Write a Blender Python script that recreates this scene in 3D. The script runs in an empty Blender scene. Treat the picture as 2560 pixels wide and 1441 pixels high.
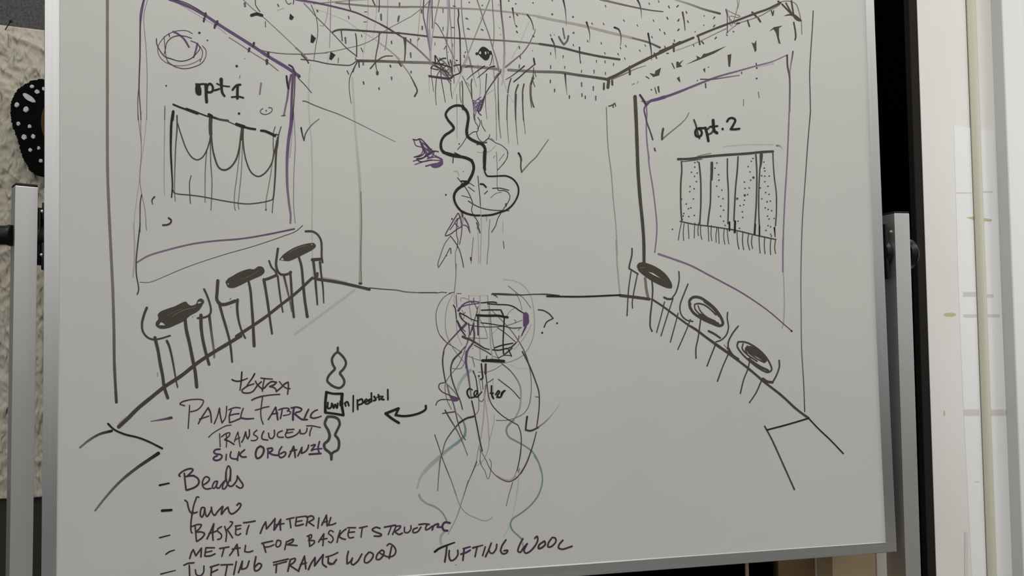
import bpy, bmesh, math, random
from mathutils import Vector, Matrix, noise

random.seed(4)
SC = bpy.context.scene
COL = SC.collection

# ---------------------------------------------------------------- camera
W, H, FPX = 2560, 1441, 1849.0
CAM = Vector((-0.29878734, -1.59149470, 1.40))
YAW, PITCH, ROLL = -0.18881013, 0.03975050, 0.01149279
RM = (Matrix.Rotation(YAW, 3, 'Z') @ Matrix.Rotation(PITCH, 3, 'X') @ Matrix.Rotation(ROLL, 3, 'Y'))
cd = bpy.data.cameras.new('camera')
cam = bpy.data.objects.new('camera', cd)
COL.objects.link(cam)
cd.sensor_width = 36.0
cd.lens = 36.0 * FPX / W
cd.clip_start = 0.02
cam.location = CAM
cam.rotation_euler = (RM @ Matrix.Rotation(math.pi / 2, 3, 'X')).to_euler()
SC.camera = cam

# ---------------------------------------------------------------- light and exposure
SC.view_settings.view_transform = 'Standard'
SC.view_settings.look = 'None'
SC.view_settings.gamma = 1.0
SC.view_settings.use_curve_mapping = False
SC.view_settings.exposure = 0.06
wd = bpy.data.worlds.new('room_ambient')
SC.world = wd
wd.use_nodes = True
# the room behind the camera: bright ceiling and upper walls, dark floor
_nt = wd.node_tree
_tc = _nt.nodes.new('ShaderNodeTexCoord'); _sx = _nt.nodes.new('ShaderNodeSeparateXYZ')
_mr = _nt.nodes.new('ShaderNodeMapRange'); _cr = _nt.nodes.new('ShaderNodeValToRGB')
_mr.inputs['From Min'].default_value = -1.0; _mr.inputs['From Max'].default_value = 1.0
_nt.links.new(_tc.outputs['Generated'], _sx.inputs[0]); _nt.links.new(_sx.outputs['Z'], _mr.inputs['Value'])
_nt.links.new(_mr.outputs['Result'], _cr.inputs['Fac']); 
# the part of the room to the right is dimmer
_mx = _nt.nodes.new('ShaderNodeMapRange'); _mx.interpolation_type = 'SMOOTHSTEP'
for _k, _v in (('From Min', -0.1), ('From Max', 0.8), ('To Min', 0.74), ('To Max', 0.44)): _mx.inputs[_k].default_value = _v
_nt.links.new(_sx.outputs['X'], _mx.inputs['Value']); _nt.links.new(_mx.outputs['Result'], _nt.nodes['Background'].inputs[1])
_nt.links.new(_cr.outputs['Color'], _nt.nodes['Background'].inputs[0])
_el = _cr.color_ramp.elements
_el[0].position = 0.30; _el[0].color = (0.05, 0.047, 0.043, 1)
_el[1].position = 1.0; _el[1].color = (0.85, 0.84, 0.81, 1)
for _p, _c in ((0.41, 0.12), (0.50, 0.42), (0.60, 0.74), (0.68, 1.12)):
    _e = _el.new(_p); _e.color = (_c, _c * 0.99, _c * 0.965, 1)

def area(name, loc, target, sx, sy, power, color):
    l = bpy.data.lights.new(name, 'AREA')
    l.shape = 'RECTANGLE'; l.size = sx; l.size_y = sy
    l.energy = power; l.color = color
    o = bpy.data.objects.new(name, l)
    o.location = loc
    o.rotation_euler = (Vector(target) - Vector(loc)).to_track_quat('-Z', 'Y').to_euler()
    COL.objects.link(o)
    return o

area('overhead_fill_right', (2.8, -1.0, 3.3), (2.8, -0.9, 0), 1.8, 1.0, 14, (1.0, 0.985, 0.95))  # added overhead fill for the bright rail lip and the right wall
area('ceiling_panel_light', (-0.1, -1.2, 3.3), (-0.1, -0.9, 0), 2.6, 1.2, 32, (1.0, 0.985, 0.95))
area('wall_fill_light', (2.7, -0.55, 1.75), (1.5, 0.3, 1.5), 0.8, 1.6, 6.5, (0.96, 0.98, 1.0))  # added fill that brightens the right wall, not an actual window

# ---------------------------------------------------------------- helpers
def P(x, y, d=0.0):
    """the point on the upright plane y = d that lies at pixel (x, y) of the 2560 x 1441 frame"""
    r = RM @ Vector(((x - W / 2) / FPX, 1.0, -(y - H / 2) / FPX))
    return CAM + r * ((d - CAM.y) / r.y)

def lin(c):
    c /= 255.0
    return c / 12.92 if c <= 0.04045 else ((c + 0.055) / 1.055) ** 2.4

def mat(name, rgb, rough=0.5, metal=0.0, spec=0.4, bump=None, vary=None):
    m = bpy.data.materials.new(name)
    m.use_nodes = True
    nt = m.node_tree
    b = nt.nodes['Principled BSDF']
    b.inputs['Base Color'].default_value = (*rgb, 1)
    b.inputs['Roughness'].default_value = rough
    b.inputs['Metallic'].default_value = metal
    b.inputs['Specular IOR Level'].default_value = spec
    tc = nt.nodes.new('ShaderNodeTexCoord')
    if bump:
        scale, strength, dist, kind = bump
        if kind == 'weave':
            n = nt.nodes.new('ShaderNodeTexWave'); n.inputs['Scale'].default_value = scale
            n.inputs['Distortion'].default_value = 3.0; n.inputs['Detail Scale'].default_value = 6.0
        elif kind == 'crease':                  # sharp folds, as in crumpled cotton
            n = nt.nodes.new('ShaderNodeTexNoise'); n.noise_type = 'RIDGED_MULTIFRACTAL'; n.normalize = True
            n.inputs['Scale'].default_value = scale; n.inputs['Detail'].default_value = 5.0
            n.inputs['Distortion'].default_value = 0.4
        else:
            n = nt.nodes.new('ShaderNodeTexNoise'); n.inputs['Scale'].default_value = scale
            n.inputs['Detail'].default_value = 6.0
        bp = nt.nodes.new('ShaderNodeBump')
        bp.inputs['Strength'].default_value = strength; bp.inputs['Distance'].default_value = dist
        if kind == 'crease':
            cm = nt.nodes.new('ShaderNodeMapping')
            cm.inputs['Rotation'].default_value = (0, math.radians(-38), 0); cm.inputs['Scale'].default_value = (1.25, 1, 0.5)
            nt.links.new(tc.outputs['Object'], cm.inputs['Vector']); nt.links.new(cm.outputs['Vector'], n.inputs['Vector'])
        else:
            nt.links.new(tc.outputs['Object'], n.inputs['Vector'])
        nt.links.new(n.outputs['Fac'], bp.inputs['Height'])
        nt.links.new(bp.outputs['Normal'], b.inputs['Normal'])
    if vary:
        scale, rgb2, lo, hi, stretch = vary
        mp = nt.nodes.new('ShaderNodeMapping'); mp.inputs['Scale'].default_value = stretch
        n2 = nt.nodes.new('ShaderNodeTexNoise'); n2.inputs['Scale'].default_value = scale
        n2.inputs['Detail'].default_value = 5.0
        cr = nt.nodes.new('ShaderNodeValToRGB')
        cr.color_ramp.elements[0].position = lo; cr.color_ramp.elements[1].position = hi
        cr.color_ramp.elements[0].color = (*rgb, 1); cr.color_ramp.elements[1].color = (*rgb2, 1)
        nt.links.new(tc.outputs['Object'], mp.inputs['Vector'])
        nt.links.new(mp.outputs['Vector'], n2.inputs['Vector'])
        nt.links.new(n2.outputs['Fac'], cr.inputs['Fac'])
        nt.links.new(cr.outputs['Color'], b.inputs['Base Color'])
    return m

def link(name, bm, m, parent=None, smooth=False, label=None, crease=True):
    me = bpy.data.meshes.new(name)
    bm.normal_update()
    if smooth:                                  # smooth, but keep every crease above 35 degrees
        for f in bm.faces: f.smooth = True
        for e in bm.edges:
            if len(e.link_faces) == 2 and crease and e.calc_face_angle(0.0) > 0.61: e.smooth = False
    bm.to_mesh(me); bm.free()
    me.materials.append(m)
    o = bpy.data.objects.new(name, me)
    COL.objects.link(o)
    if parent: 
        o.parent = parent
        # every mesh is written in world coordinates: take the parents' offsets off again
        off = Vector((0, 0, 0)); q = parent
        while q: off += q.location; q = q.parent
        o.location = -off
    if label: o['label'] = label
    return o

def thing(name, label, cat, loc=(0, 0, 0), group=None):
    o = bpy.data.objects.new(name, None)
    o.location = loc; o.empty_display_size = 0.05
    COL.objects.link(o)
    o['label'] = label; o['category'] = cat
    if group: o['group'] = group
    return o

def tag(o, label, cat, group=None):
    o['label'] = label; o['category'] = cat
    if group: o['group'] = group
    return o

def struct(o):
    o['kind'] = 'structure'
    return o

def box(bm, a, b, bev=0.0):
    lo = Vector(map(min, a, b)); hi = Vector(map(max, a, b))
    g = bmesh.ops.create_cube(bm, size=1.0)
    vs = g['verts']
    for v in vs:
        v.co = Vector((lo[i] + (v.co[i] + 0.5) * (hi[i] - lo[i]) for i in range(3)))
    if bev:
        es = list({e for v in vs for e in v.link_edges})
        bmesh.ops.bevel(bm, geom=es, offset=bev, segments=2, affect='EDGES', profile=0.5)
    return bm

def prism(bm, ring, z0, z1, bev=0.0):
    """upright prism over a ring of (x, y) points"""
    lo = [bm.verts.new((x, y, z0)) for x, y in ring]
    hi = [bm.verts.new((x, y, z1)) for x, y in ring]
    n = len(ring)
    fs = [bm.faces.new(lo[::-1]), bm.faces.new(hi)]
    for i in range(n):
        fs.append(bm.faces.new((lo[i], lo[(i + 1) % n], hi[(i + 1) % n], hi[i])))
    bmesh.ops.recalc_face_normals(bm, faces=fs)
    if bev:
        es = list({e for v in lo + hi for e in v.link_edges})
        bmesh.ops.bevel(bm, geom=es, offset=bev, segments=2, affect='EDGES', profile=0.5)
    return bm

def lathe(bm, origin, axis, prof, n=32):
    """revolve (distance along axis, radius) pairs"""
    axis = Vector(axis).normalized()
    u = axis.orthogonal().normalized(); v = axis.cross(u)
    rings = []
    for t, r in prof:
        c = Vector(origin) + axis * t
        if r < 1e-6: rings.append([bm.verts.new(c)])
        else: rings.append([bm.verts.new(c + (u * math.cos(2 * math.pi * k / n) + v * math.sin(2 * math.pi * k / n)) * r) for k in range(n)])
    fs = []
    for a, b in zip(rings, rings[1:]):
        for k in range(n):
            k2 = (k + 1) % n
            q = [a[k % len(a)], a[k2 % len(a)], b[k2 % len(b)], b[k % len(b)]]
            q = list(dict.fromkeys(q))
            if len(q) > 2: fs.append(bm.faces.new(q))
    for r in (rings[0], rings[-1]):
        if len(r) > 1: fs.append(bm.faces.new(r))
    bmesh.ops.recalc_face_normals(bm, faces=fs)
    return bm

def slab(bm, outline, d0, d1, bev=0.0, world=False):
    """solid plate over an outline (pixels at plane d0, or world (x, z)); front at y = d0, back at y = d1"""
    pts = [((x, z) if world else (P(x, z, d0).x, P(x, z, d0).z)) for x, z in outline]
    f = [bm.verts.new((x, d0, z)) for x, z in pts]
    b = [bm.verts.new((x, d1, z)) for x, z in pts]
    n = len(pts)
    fs = [bm.faces.new(f), bm.faces.new(b[::-1])]
    for i in range(n):
        fs.append(bm.faces.new((f[i], b[i], b[(i + 1) % n], f[(i + 1) % n])))
    bmesh.ops.recalc_face_normals(bm, faces=fs)
    if bev:
        bmesh.ops.bevel(bm, geom=[e for e in fs[0].edges], offset=bev, segments=3, affect='EDGES', profile=0.5)
    return bm

def ellipse(cx, cy, rx, ry, rot=0, n=14):
    c, s = math.cos(rot), math.sin(rot)
    return [(cx + rx * math.cos(2 * math.pi * k / n) * c - ry * math.sin(2 * math.pi * k / n) * s,
             cy + rx * math.cos(2 * math.pi * k / n) * s + ry * math.sin(2 * math.pi * k / n) * c) for k in range(n)]

def interp(pl, t):
    for (t0, v0), (t1, v1) in zip(pl, pl[1:]):
        if t <= t1 or (t1, v1) == pl[-1]:
            return v0 + (v1 - v0) * (t - t0) / (t1 - t0)

# ---------------------------------------------------------------- materials
BOARD = (0.615, 0.613, 0.577)
M_board = mat('whiteboard_enamel', BOARD, 0.45, 0, 0.10, vary=(2.2, (0.575, 0.575, 0.547), 0.35, 0.75, (1, 1, 1)))
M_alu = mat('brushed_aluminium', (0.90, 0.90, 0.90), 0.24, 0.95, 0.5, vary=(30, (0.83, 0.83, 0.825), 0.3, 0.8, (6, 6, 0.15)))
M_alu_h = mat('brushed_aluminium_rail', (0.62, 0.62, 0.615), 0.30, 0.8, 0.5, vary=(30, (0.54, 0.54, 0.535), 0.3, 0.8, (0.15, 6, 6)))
M_post = mat('satin_aluminium_post', (0.86, 0.85, 0.83), 0.36, 0.92, 0.4, vary=(5, (0.80, 0.79, 0.77), 0.4, 0.75, (3, 3, 1)))
M_black = mat('black_plastic', (0.006, 0.006, 0.0065), 0.30, 0, 0.3)
M_cap = mat('black_rubber_cap', (0.014, 0.014, 0.014), 0.6, 0, 0.3)
M_steel = mat('bright_steel', (0.7, 0.7, 0.7), 0.2, 1.0, 0.5)
M_felt = mat('grey_wall_fabric', (0.135, 0.133, 0.132), 0.95, 0, 0.05, bump=(420, 0.6, 0.002, 'noise'), vary=(330, (0.065, 0.064, 0.064), 0.35, 0.72, (1, 1, 0.7)))
M_feltshade = mat('shaded_wall_fabric', (0.045, 0.042, 0.038), 0.9, 0, 0.1, bump=(200, 0.5, 0.002, 'noise'))
M_cloth = mat('cream_cotton_cloth', (0.54, 0.50, 0.42), 0.95, 0, 0.05, bump=(62, 1.0, 0.011, 'crease'), vary=(7, (0.50, 0.45, 0.36), 0.45, 0.75, (1, 1, 1)))
M_hem = mat('cloth_hem', (0.55, 0.52, 0.45), 0.95, 0, 0.05)
M_tuft = mat('black_tufted_wool', (0.007, 0.007, 0.007), 1.0, 0, 0.02, bump=(220, 1.0, 0.006, 'noise'))
M_white_tuft = mat('white_tufted_wool', (0.62, 0.62, 0.64), 1.0, 0, 0.03, bump=(160, 0.9, 0.004, 'noise'))
M_brown_tuft = mat('brown_tufted_wool', (0.10, 0.055, 0.018), 1.0, 0, 0.03, bump=(160, 0.9, 0.004, 'noise'))
M_wall = mat('white_wall_paint', (0.87, 0.855, 0.81), 0.45, 0, 0.3, vary=(3.5, (0.82, 0.80, 0.74), 0.4, 0.7, (1, 1, 0.6)))
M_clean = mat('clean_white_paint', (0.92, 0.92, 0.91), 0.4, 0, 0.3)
M_trimw = mat('white_door_paint', (0.82, 0.83, 0.815), 0.35, 0, 0.4)
M_sideshade = mat('shaded_frame_side', (0.56, 0.575, 0.58), 0.5, 0, 0.3)
M_bead = mat('yellowed_plastic_bead', (0.64, 0.615, 0.49), 0.4, 0, 0.4)
M_residue = mat('tape_residue', (0.72, 0.70, 0.67), 0.6, 0, 0.2)
M_glue = mat('yellow_glue_stain', (0.62, 0.55, 0.33), 0.5, 0, 0.3)
M_door = mat('black_door', (0.0012, 0.0011, 0.001), 0.9, 0, 0.0)
M_jamb = mat('dark_brown_jamb', (0.020, 0.017, 0.015), 0.7, 0, 0.1)
M_beadshade = mat('bead_shade', (0.15, 0.145, 0.125), 0.8, 0, 0.1)
M_floor = mat('grey_floor', (0.16, 0.155, 0.15), 0.7, 0, 0.2, vary=(12, (0.12, 0.115, 0.11), 0.4, 0.7, (1, 1, 1)))
M_card = mat('brown_cardboard', (0.24, 0.16, 0.085), 0.9, 0, 0.1, vary=(5, (0.19, 0.125, 0.065), 0.4, 0.7, (1, 1, 4)))
M_card2 = mat('tan_cardboard', (0.44, 0.34, 0.21), 0.9, 0, 0.1, vary=(5, (0.38, 0.29, 0.18), 0.4, 0.7, (1, 1, 4)))
M_foam = mat('pale_foam_board', (0.55, 0.51, 0.45), 0.8, 0, 0.1)

ink = bpy.data.materials.new('marker_ink')
ink.use_nodes = True
_b = ink.node_tree.nodes['Principled BSDF']
_b.inputs['Roughness'].default_value = 0.5
_b.inputs['Specular IOR Level'].default_value = 0.2
_a = ink.node_tree.nodes.new('ShaderNodeAttribute'); _a.attribute_name = 'ink'
ink.node_tree.links.new(_a.outputs['Color'], _b.inputs['Base Color'])

# ---------------------------------------------------------------- setting: floor and walls
bm = bmesh.new(); box(bm, (-3.2, -3.0, -0.05), (3.4, 0.62, 0.0)); struct(link('floor', bm, M_floor))
XD0 = P(2150, 700, 0.30).x            # where the door opening starts behind the board
XW = P(2317, 720, 0.30).x             # left edge of the white wall
bm = bmesh.new(); box(bm, (-3.2, 0.45, 0.0), (XD0, 0.55, 3.0)); struct(link('wall_back', bm, M_felt))
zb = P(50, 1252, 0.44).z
bm = bmesh.new(); box(bm, (-3.2, 0.441, 0.0), (XD0, 0.4495, zb + 0.012), 0.002); struct(link('wall_base_shade', bm, M_feltshade))  # lower fabric wall, its shade put into a darker colour
bm = bmesh.new()
box(bm, (XD0, 0.52, 0.0), (XW + 0.098, 0.56, 3.0)); box(bm, (P(2291, 720, 0.31).x + 0.004, 0.3255, 0.0), (XW + 0.098, 0.52, 3.0))
for k in range(3):
    x = XD0 + 0.02 + k * 0.075
    box(bm, (x, 0.512, 0.0), (x + 0.035, 0.52, 3.0), 0.003)
struct(link('door_1', bm, M_door))
bm = bmesh.new(); box(bm, (P(2291, 720, 0.31).x, 0.302, 0.0), (XW + 0.012, 0.325, 3.0), 0.002); struct(link('trim_1', bm, M_jamb))
XR = P(2503, 720, 0.30).x             # where the right door frame starts
bm = bmesh.new(); box(bm, (XW, 0.30, 0.0), (XR + 0.03, 0.325, 3.0)); box(bm, (XW + 0.10, 0.325, 0.0), (XR + 0.03, 0.42, 3.0)); wall = struct(link('wall_right', bm, M_wall))
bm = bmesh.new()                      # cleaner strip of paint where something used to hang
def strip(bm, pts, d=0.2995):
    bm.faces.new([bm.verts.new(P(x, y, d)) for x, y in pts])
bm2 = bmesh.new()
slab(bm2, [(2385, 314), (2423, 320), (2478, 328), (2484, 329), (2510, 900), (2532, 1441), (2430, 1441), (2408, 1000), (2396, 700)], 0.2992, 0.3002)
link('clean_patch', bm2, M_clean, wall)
bm2 = bmesh.new()
for x0, x1, y0, y1 in ((2391, 2428, 481, 484), (2454, 2482, 478, 482), (2408, 2440, 730, 742), (2462, 2484, 736, 744), (2409, 2442, 786, 794), (2464, 2500, 786, 794),
                       (2410, 2448, 1024, 1040), (2476, 2512, 1024, 1040), (2436, 2448, 1204, 1207), (2412, 2420, 1330, 1441)):
    slab(bm2, [(x0, y0), (x1, y0), (x1, y1), (x0, y1)], 0.2989, 0.2993)
link('tape_residue', bm2, M_residue, wall)
bm2 = bmesh.new()
slab(bm2, [(2416, 544), (2436, 541), (2480, 549), (2478, 554), (2436, 551)], 0.2988, 0.2993)
slab(bm2, ellipse(2375, 787, 16, 5), 0.2996, 0.3001)
slab(bm2, ellipse(2361, 1034, 2, 7), 0.2996, 0.3001)
slab(bm2, ellipse(2517, 1032, 4, 9), 0.2988, 0.2993)
link('glue_stain', bm2, M_glue, wall)
# the yellowed bead that runs up the wall
bm = bmesh.new()
xa, xb = P(2441, 720, 0.30).x, P(2463, 720, 0.30).x
rr = (xb - xa) / 2
prism(bm, [(xa + rr - rr * math.cos(math.pi * k / 8), 0.2995 - 0.8 * rr * math.sin(math.pi * k / 8)) for k in range(9)], 0.0, 3.0)
struct(link('trim_2', bm, M_bead))
bm = bmesh.new(); box(bm, (xa - 0.0018, 0.2988, 0.0), (xa, 0.3002, 3.0)); link('bead_shade_line', bm, M_beadshade, wall, label='painted shade line beside the bead')  # the shading left of the bead, painted as a dark strip
# the white door frame at the right edge, standing proud of the wall
bm = bmesh.new()
d = 0.038
box(bm, (XR, 0.30 - d, 0.0), (XR + 0.0022, 0.31, 3.0))
struct(link('frame_side_shade', bm, M_sideshade))  # side face of the white frame, shade put into its grey colour
bm = bmesh.new(); box(bm, (XR + 0.002, 0.30 - d - 0.001, 0.0), (XR + 0.075, 0.42, 3.0), 0.003); struct(link('trim_4', bm, M_trimw))
bm = bmesh.new(); box(bm, (XR + 0.070, 0.285, 0.0), (XR + 0.9, 0.42, 3.0)); struct(link('door_2', bm, M_trimw))

# ---------------------------------------------------------------- cloth pinned to the wall
def ridge(q): return 1.0 - min(1.0, abs(noise.noise(q)) * 2.2)
def cloth():
    bm = bmesh.new()
    nx, ny = 170, 430
    x0, x1 = P(-140, 60, 0.42).x, P(330, 60, 0.42).x
    pa, pb = P(0, 57, 0.42), P(106, 70, 0.42)
    grid = []
    for j in range(ny + 1):
        row = []
        for i in range(nx + 1):
            u, v = i / nx, j / ny
            x = x0 + (x1 - x0) * u
            zt = pa.z + (x - pa.x) * (pb.z - pa.z) / (pb.x - pa.x)
            zb_ = P(20, 1250, 0.42).z + 0.0012 * math.sin(x * 40)
            z = zt + (zb_ - zt) * v
            a, b = x + 0.55 * z, z - 0.55 * x          # creases run on the diagonal
            wob = noise.noise(Vector((x * 14, z * 14, 9))) * 0.25
            c, e = z * 0.9 + x * 0.5, x * 0.9 - z * 0.5
            h = (1 - abs(noise.noise(Vector((a * 26 + wob, b * 13, 0)))) * 2) * 0.0050
            h += (1 - abs(noise.noise(Vector((e * 30, c * 15 + wob, 4)))) * 2) * 0.0042
            h += (1 - abs(noise.noise(Vector((x * 55, z * 50, 7)))) * 2) * 0.0018
            h += ridge(Vector((a * 9, b * 4, 11))) ** 6 * 0.005
            h = max(0.0, h)
            h *= min(1, 0.15 + v * 30)
            row.append(bm.verts.new((x, 0.4385 - h, z)))
        grid.append(row)
    for j in range(ny):
        for i in range(nx):
            bm.faces.new((grid[j][i], grid[j + 1][i], grid[j + 1][i + 1], grid[j][i + 1]))
    o = link('wrinkled_cloth', bm, M_cloth, None, True, None, False)
    s = o.modifiers.new('thickness', 'SOLIDIFY'); s.thickness = 0.0012; s.offset = -1
    bm = bmesh.new()                                     # the light folded hem along the top edge
    a, b = Vector((x0, 0.440, pa.z + (x0 - pa.x) * (pb.z - pa.z) / (pb.x - pa.x))), Vector((x1, 0.440, pa.z + (x1 - pa.x) * (pb.z - pa.z) / (pb.x - pa.x)))
    lathe(bm, a, b - a, [(0, 0.0), (0, 0.0013), ((b - a).length, 0.0013), ((b - a).length, 0.0)], 10)
    link('hem', bm, M_hem, o, True)
    return o
cl = tag(cloth(), 'wrinkled cream cotton cloth pinned to the grey fabric wall behind the whiteboard', 'cloth')
bm = bmesh.new(); pa, pb = P(13, 74, 0.436), P(28, 52, 0.415)
lathe(bm, pa, pb - pa, [(0, 0), (0, 0.0011), ((pb - pa).length - 0.004, 0.0011), ((pb - pa).length - 0.004, 0.0032), ((pb - pa).length, 0.0032), ((pb - pa).length, 0)], 12)
tag(link('pin', bm, M_cap, None, True), 'small dark pin stuck through the top edge of the cream cloth', 'pin')

# black tufted piece with white spots hanging on the cloth
root = thing('tufted_hanging', 'black tufted wool piece with white spots hanging on the cream cloth', 'textile', P(105, 430, 0.40))
D0 = 0.392
out = [(107, 198), (90, 199), (74, 204), (58, 213), (44, 224), (34, 238), (28, 256), (26, 280), (28, 300), (33, 322), (40, 340), (47, 358), (52, 380), (60, 400), (68, 414), (72, 424), (84, 434), (106, 440)]
full = out + [(214 - x, y + 2) for x, y in reversed(out[1:-1])]
# densify with a ragged woollen edge
rag = []
for (xa_, ya_), (xb_, yb_) in zip(full, full[1:] + full[:1]):
    L = math.hypot(xb_ - xa_, yb_ - ya_); n = max(2, int(L / 2.2))
    for k in range(n):
        t = k / n
        nx_, ny_ = (yb_ - ya_) / L, -(xb_ - xa_) / L
        j = random.uniform(-1.6, 1.6)
        rag.append((xa_ + (xb_ - xa_) * t + nx_ * j, ya_ + (yb_ - ya_) * t + ny_ * j))
bm = bmesh.new(); slab(bm, rag, D0, D0 + 0.022)
link('wool_pile', bm, M_tuft, root)
for (cx, cy, rx, ry, ro) in ((79, 216, 5.5, 5, 0), (92, 229, 6.5, 6, .4), (72, 245, 20, 7.5, .62), (41, 262, 6, 7, .3), (64, 273, 7, 8.5, .2), (45, 309, 5, 5.5, 0), (73, 316, 5, 5, 0),
                             (59, 343, 7, 7.5, .2), (82, 341, 5.5, 6.5, .3), (75, 375, 5, 5.5, 0), (96, 370, 4, 5.5, 0), (101, 402, 5.5, 5, 0), (108, 222, 4, 5, 0)):
    pts = [(x + random.uniform(-.7, .7), y + random.uniform(-.7, .7)) for x, y in ellipse(cx, cy, rx * 0.9, ry * 0.9, ro, 16)]
    bm = bmesh.new(); slab(bm, pts, D0 - 0.004, D0 + 0.004, 0.0012)
    link('white_spot', bm, M_white_tuft, root, label='white wool spot')
bm = bmesh.new(); slab(bm, ellipse(117, 305, 15, 40, 0, 20), D0 - 0.003, D0 + 0.004, 0.001)
link('brown_patch', bm, M_brown_tuft, root, label='brown wool patch')

# ---------------------------------------------------------------- boxes on the floor behind the board, under its right end
def carton(name, x0, x1, ytop, dfront, dback, m, label, flap=True):
    a, b = P(x0, ytop, dfront), P(x1, ytop, dfront)
    t = thing(name, label, 'box', ((a.x + b.x) / 2, (dfront + dback) / 2, 0))
    bm = bmesh.new(); w = 0.006; zt = a.z
    box(bm, (a.x, dfront, 0.0), (b.x, dfront + w, zt)); box(bm, (a.x, dback - w, 0.0), (b.x, dback, zt))
    box(bm, (a.x, dfront + w, 0.0), (a.x + w, dback - w, zt)); box(bm, (b.x - w, dfront + w, 0.0), (b.x, dback - w, zt))
    box(bm, (a.x + w, dfront + w, 0.0), (b.x - w, dback - w, w))
    link('carton_body', bm, m, t)
    if flap:
        bm = bmesh.new()
        box(bm, (a.x + 0.002, dback - w, zt), (b.x - 0.002, dback, zt + 0.09))
        link('flap', bm, m, t)
    return t
carton('cardboard_box', 1945, 2034, 1385, 0.24, 0.38, M_card, 'dark brown cardboard box under the board near its right end')
carton('cardboard_box', 2080, 2188, 1375, 0.17, 0.34, M_card2, 'tan cardboard box under the bottom right corner of the board')
bm = bmesh.new(); box(bm, (P(2038, 1400, 0.24).x, 0.24, 0.0), (P(2078, 1400, 0.24).x, 0.34, P(2050, 1370, 0.24).z), 0.004)
tag(link('foam_slab', bm, M_foam), 'pale foam slab standing between the two cardboard boxes', 'foam slab')
bm = bmesh.new(); box(bm, (P(2191, 1400, 0.17).x, 0.17, 0.0), (P(2226, 1400, 0.17).x, 0.19, P(2200, 1360, 0.17).z), 0.002)
tag(link('pale_board', bm, M_foam), 'pale board standing upright beside the right post of the whiteboard', 'board')
bm = bmesh.new()
a, b = P(1520, 1410, 0.24), P(1932, 1400, 0.24)
zt = a.z - 0.0
box(bm, (a.x, 0.40, 0.0), (b.x, 0.41, zt)); box(bm, (a.x, 0.24, 0.0), (a.x + 0.012, 0.40, zt)); box(bm, (b.x - 0.006, 0.24, 0.0), (b.x, 0.40, zt))
box(bm, (a.x, 0.24, 0.0), (b.x, 0.40, 0.02)); box(bm, (a.x, 0.24, 0.42), (b.x, 0.40, 0.435)); box(bm, (a.x, 0.24, zt - 0.0), (b.x, 0.40, zt + 0.012))
t = thing('shelf_unit', 'open black shelf unit on the floor under the right half of the board', 'shelf', ((a.x + b.x) / 2, 0.31, 0))
link('shelf_body', bm, M_door, t)
bm = bmesh.new(); x = P(1868, 1425, 0.235).x; box(bm, (x - 0.004, 0.234, 0.02), (x + 0.004, 0.2395, zt))
link('front_strip', bm, M_card2, t, label='thin cream strip')

# ---------------------------------------------------------------- the mobile whiteboard
wb = thing('whiteboard', 'large white dry-erase board on wheeled aluminium stand, covered in marker sketches and notes', 'whiteboard', (0, 0, 0))
LI = [(-300, 152.), (0, 150.), (360, 150.), (720, 149.5), (1441, 142.5), (1520, 141.6)]
LO = [(-300, 110.), (0, 110.), (720, 108.8), (1441, 102.), (1545, 101.)]
RI = [(-140, 2159.), (0, 2163.), (360, 2174.), (720, 2185.), (1050, 2199.), (1354, 2213.)]
RO = [(-140, 2181.5), (0, 2186.), (360, 2200.), (720, 2214.), (1100, 2230.), (1381, 2243.5)]
BI = [(141.6, 1503.), (600, 1468.), (1020, 1438.), (1400, 1412.), (1850, 1379.), (2213, 1354.)]
BO = [(101, 1544.), (600, 1505.), (1020, 1473.), (1400, 1446.), (1850, 1411.5), (2243.5, 1381.)]
TLI, TLO, TRI, TRO = (152, -250.), (110, -290.), (2160, -95.), (2182, -118.)
FRONT = -0.0028
def curve(tab, t0, t1, n, vertical):
    r = []
    for k in range(n + 1):
        t = t0 + (t1 - t0) * k / n
        v = interp(tab, t)
        r.append((v, t) if vertical else (t, v))
    return r
n = 8
li = curve(LI, -250, 1503, n, True); lo = curve(LO, -290, 1544, n, True)
ri = curve(RI, -95, 1354, n, True); ro = curve(RO, -118, 1381, n, True)
bi = curve(BI, li[-1][0], ri[-1][0], n, False); bo = curve(BO, lo[-1][0], ro[-1][0], n, False)
li[-1] = bi[0]; ri[-1] = bi[-1]; lo[-1] = bo[0]; ro[-1] = bo[-1]
ti = [(li[0][0] + (ri[0][0] - li[0][0]) * k / n, li[0][1] + (ri[0][1] - li[0][1]) * k / n) for k in range(n + 1)]
to = [(lo[0][0] + (ro[0][0] - lo[0][0]) * k / n, lo[0][1] + (ro[0][1] - lo[0][1]) * k / n) for k in range(n + 1)]
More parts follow.
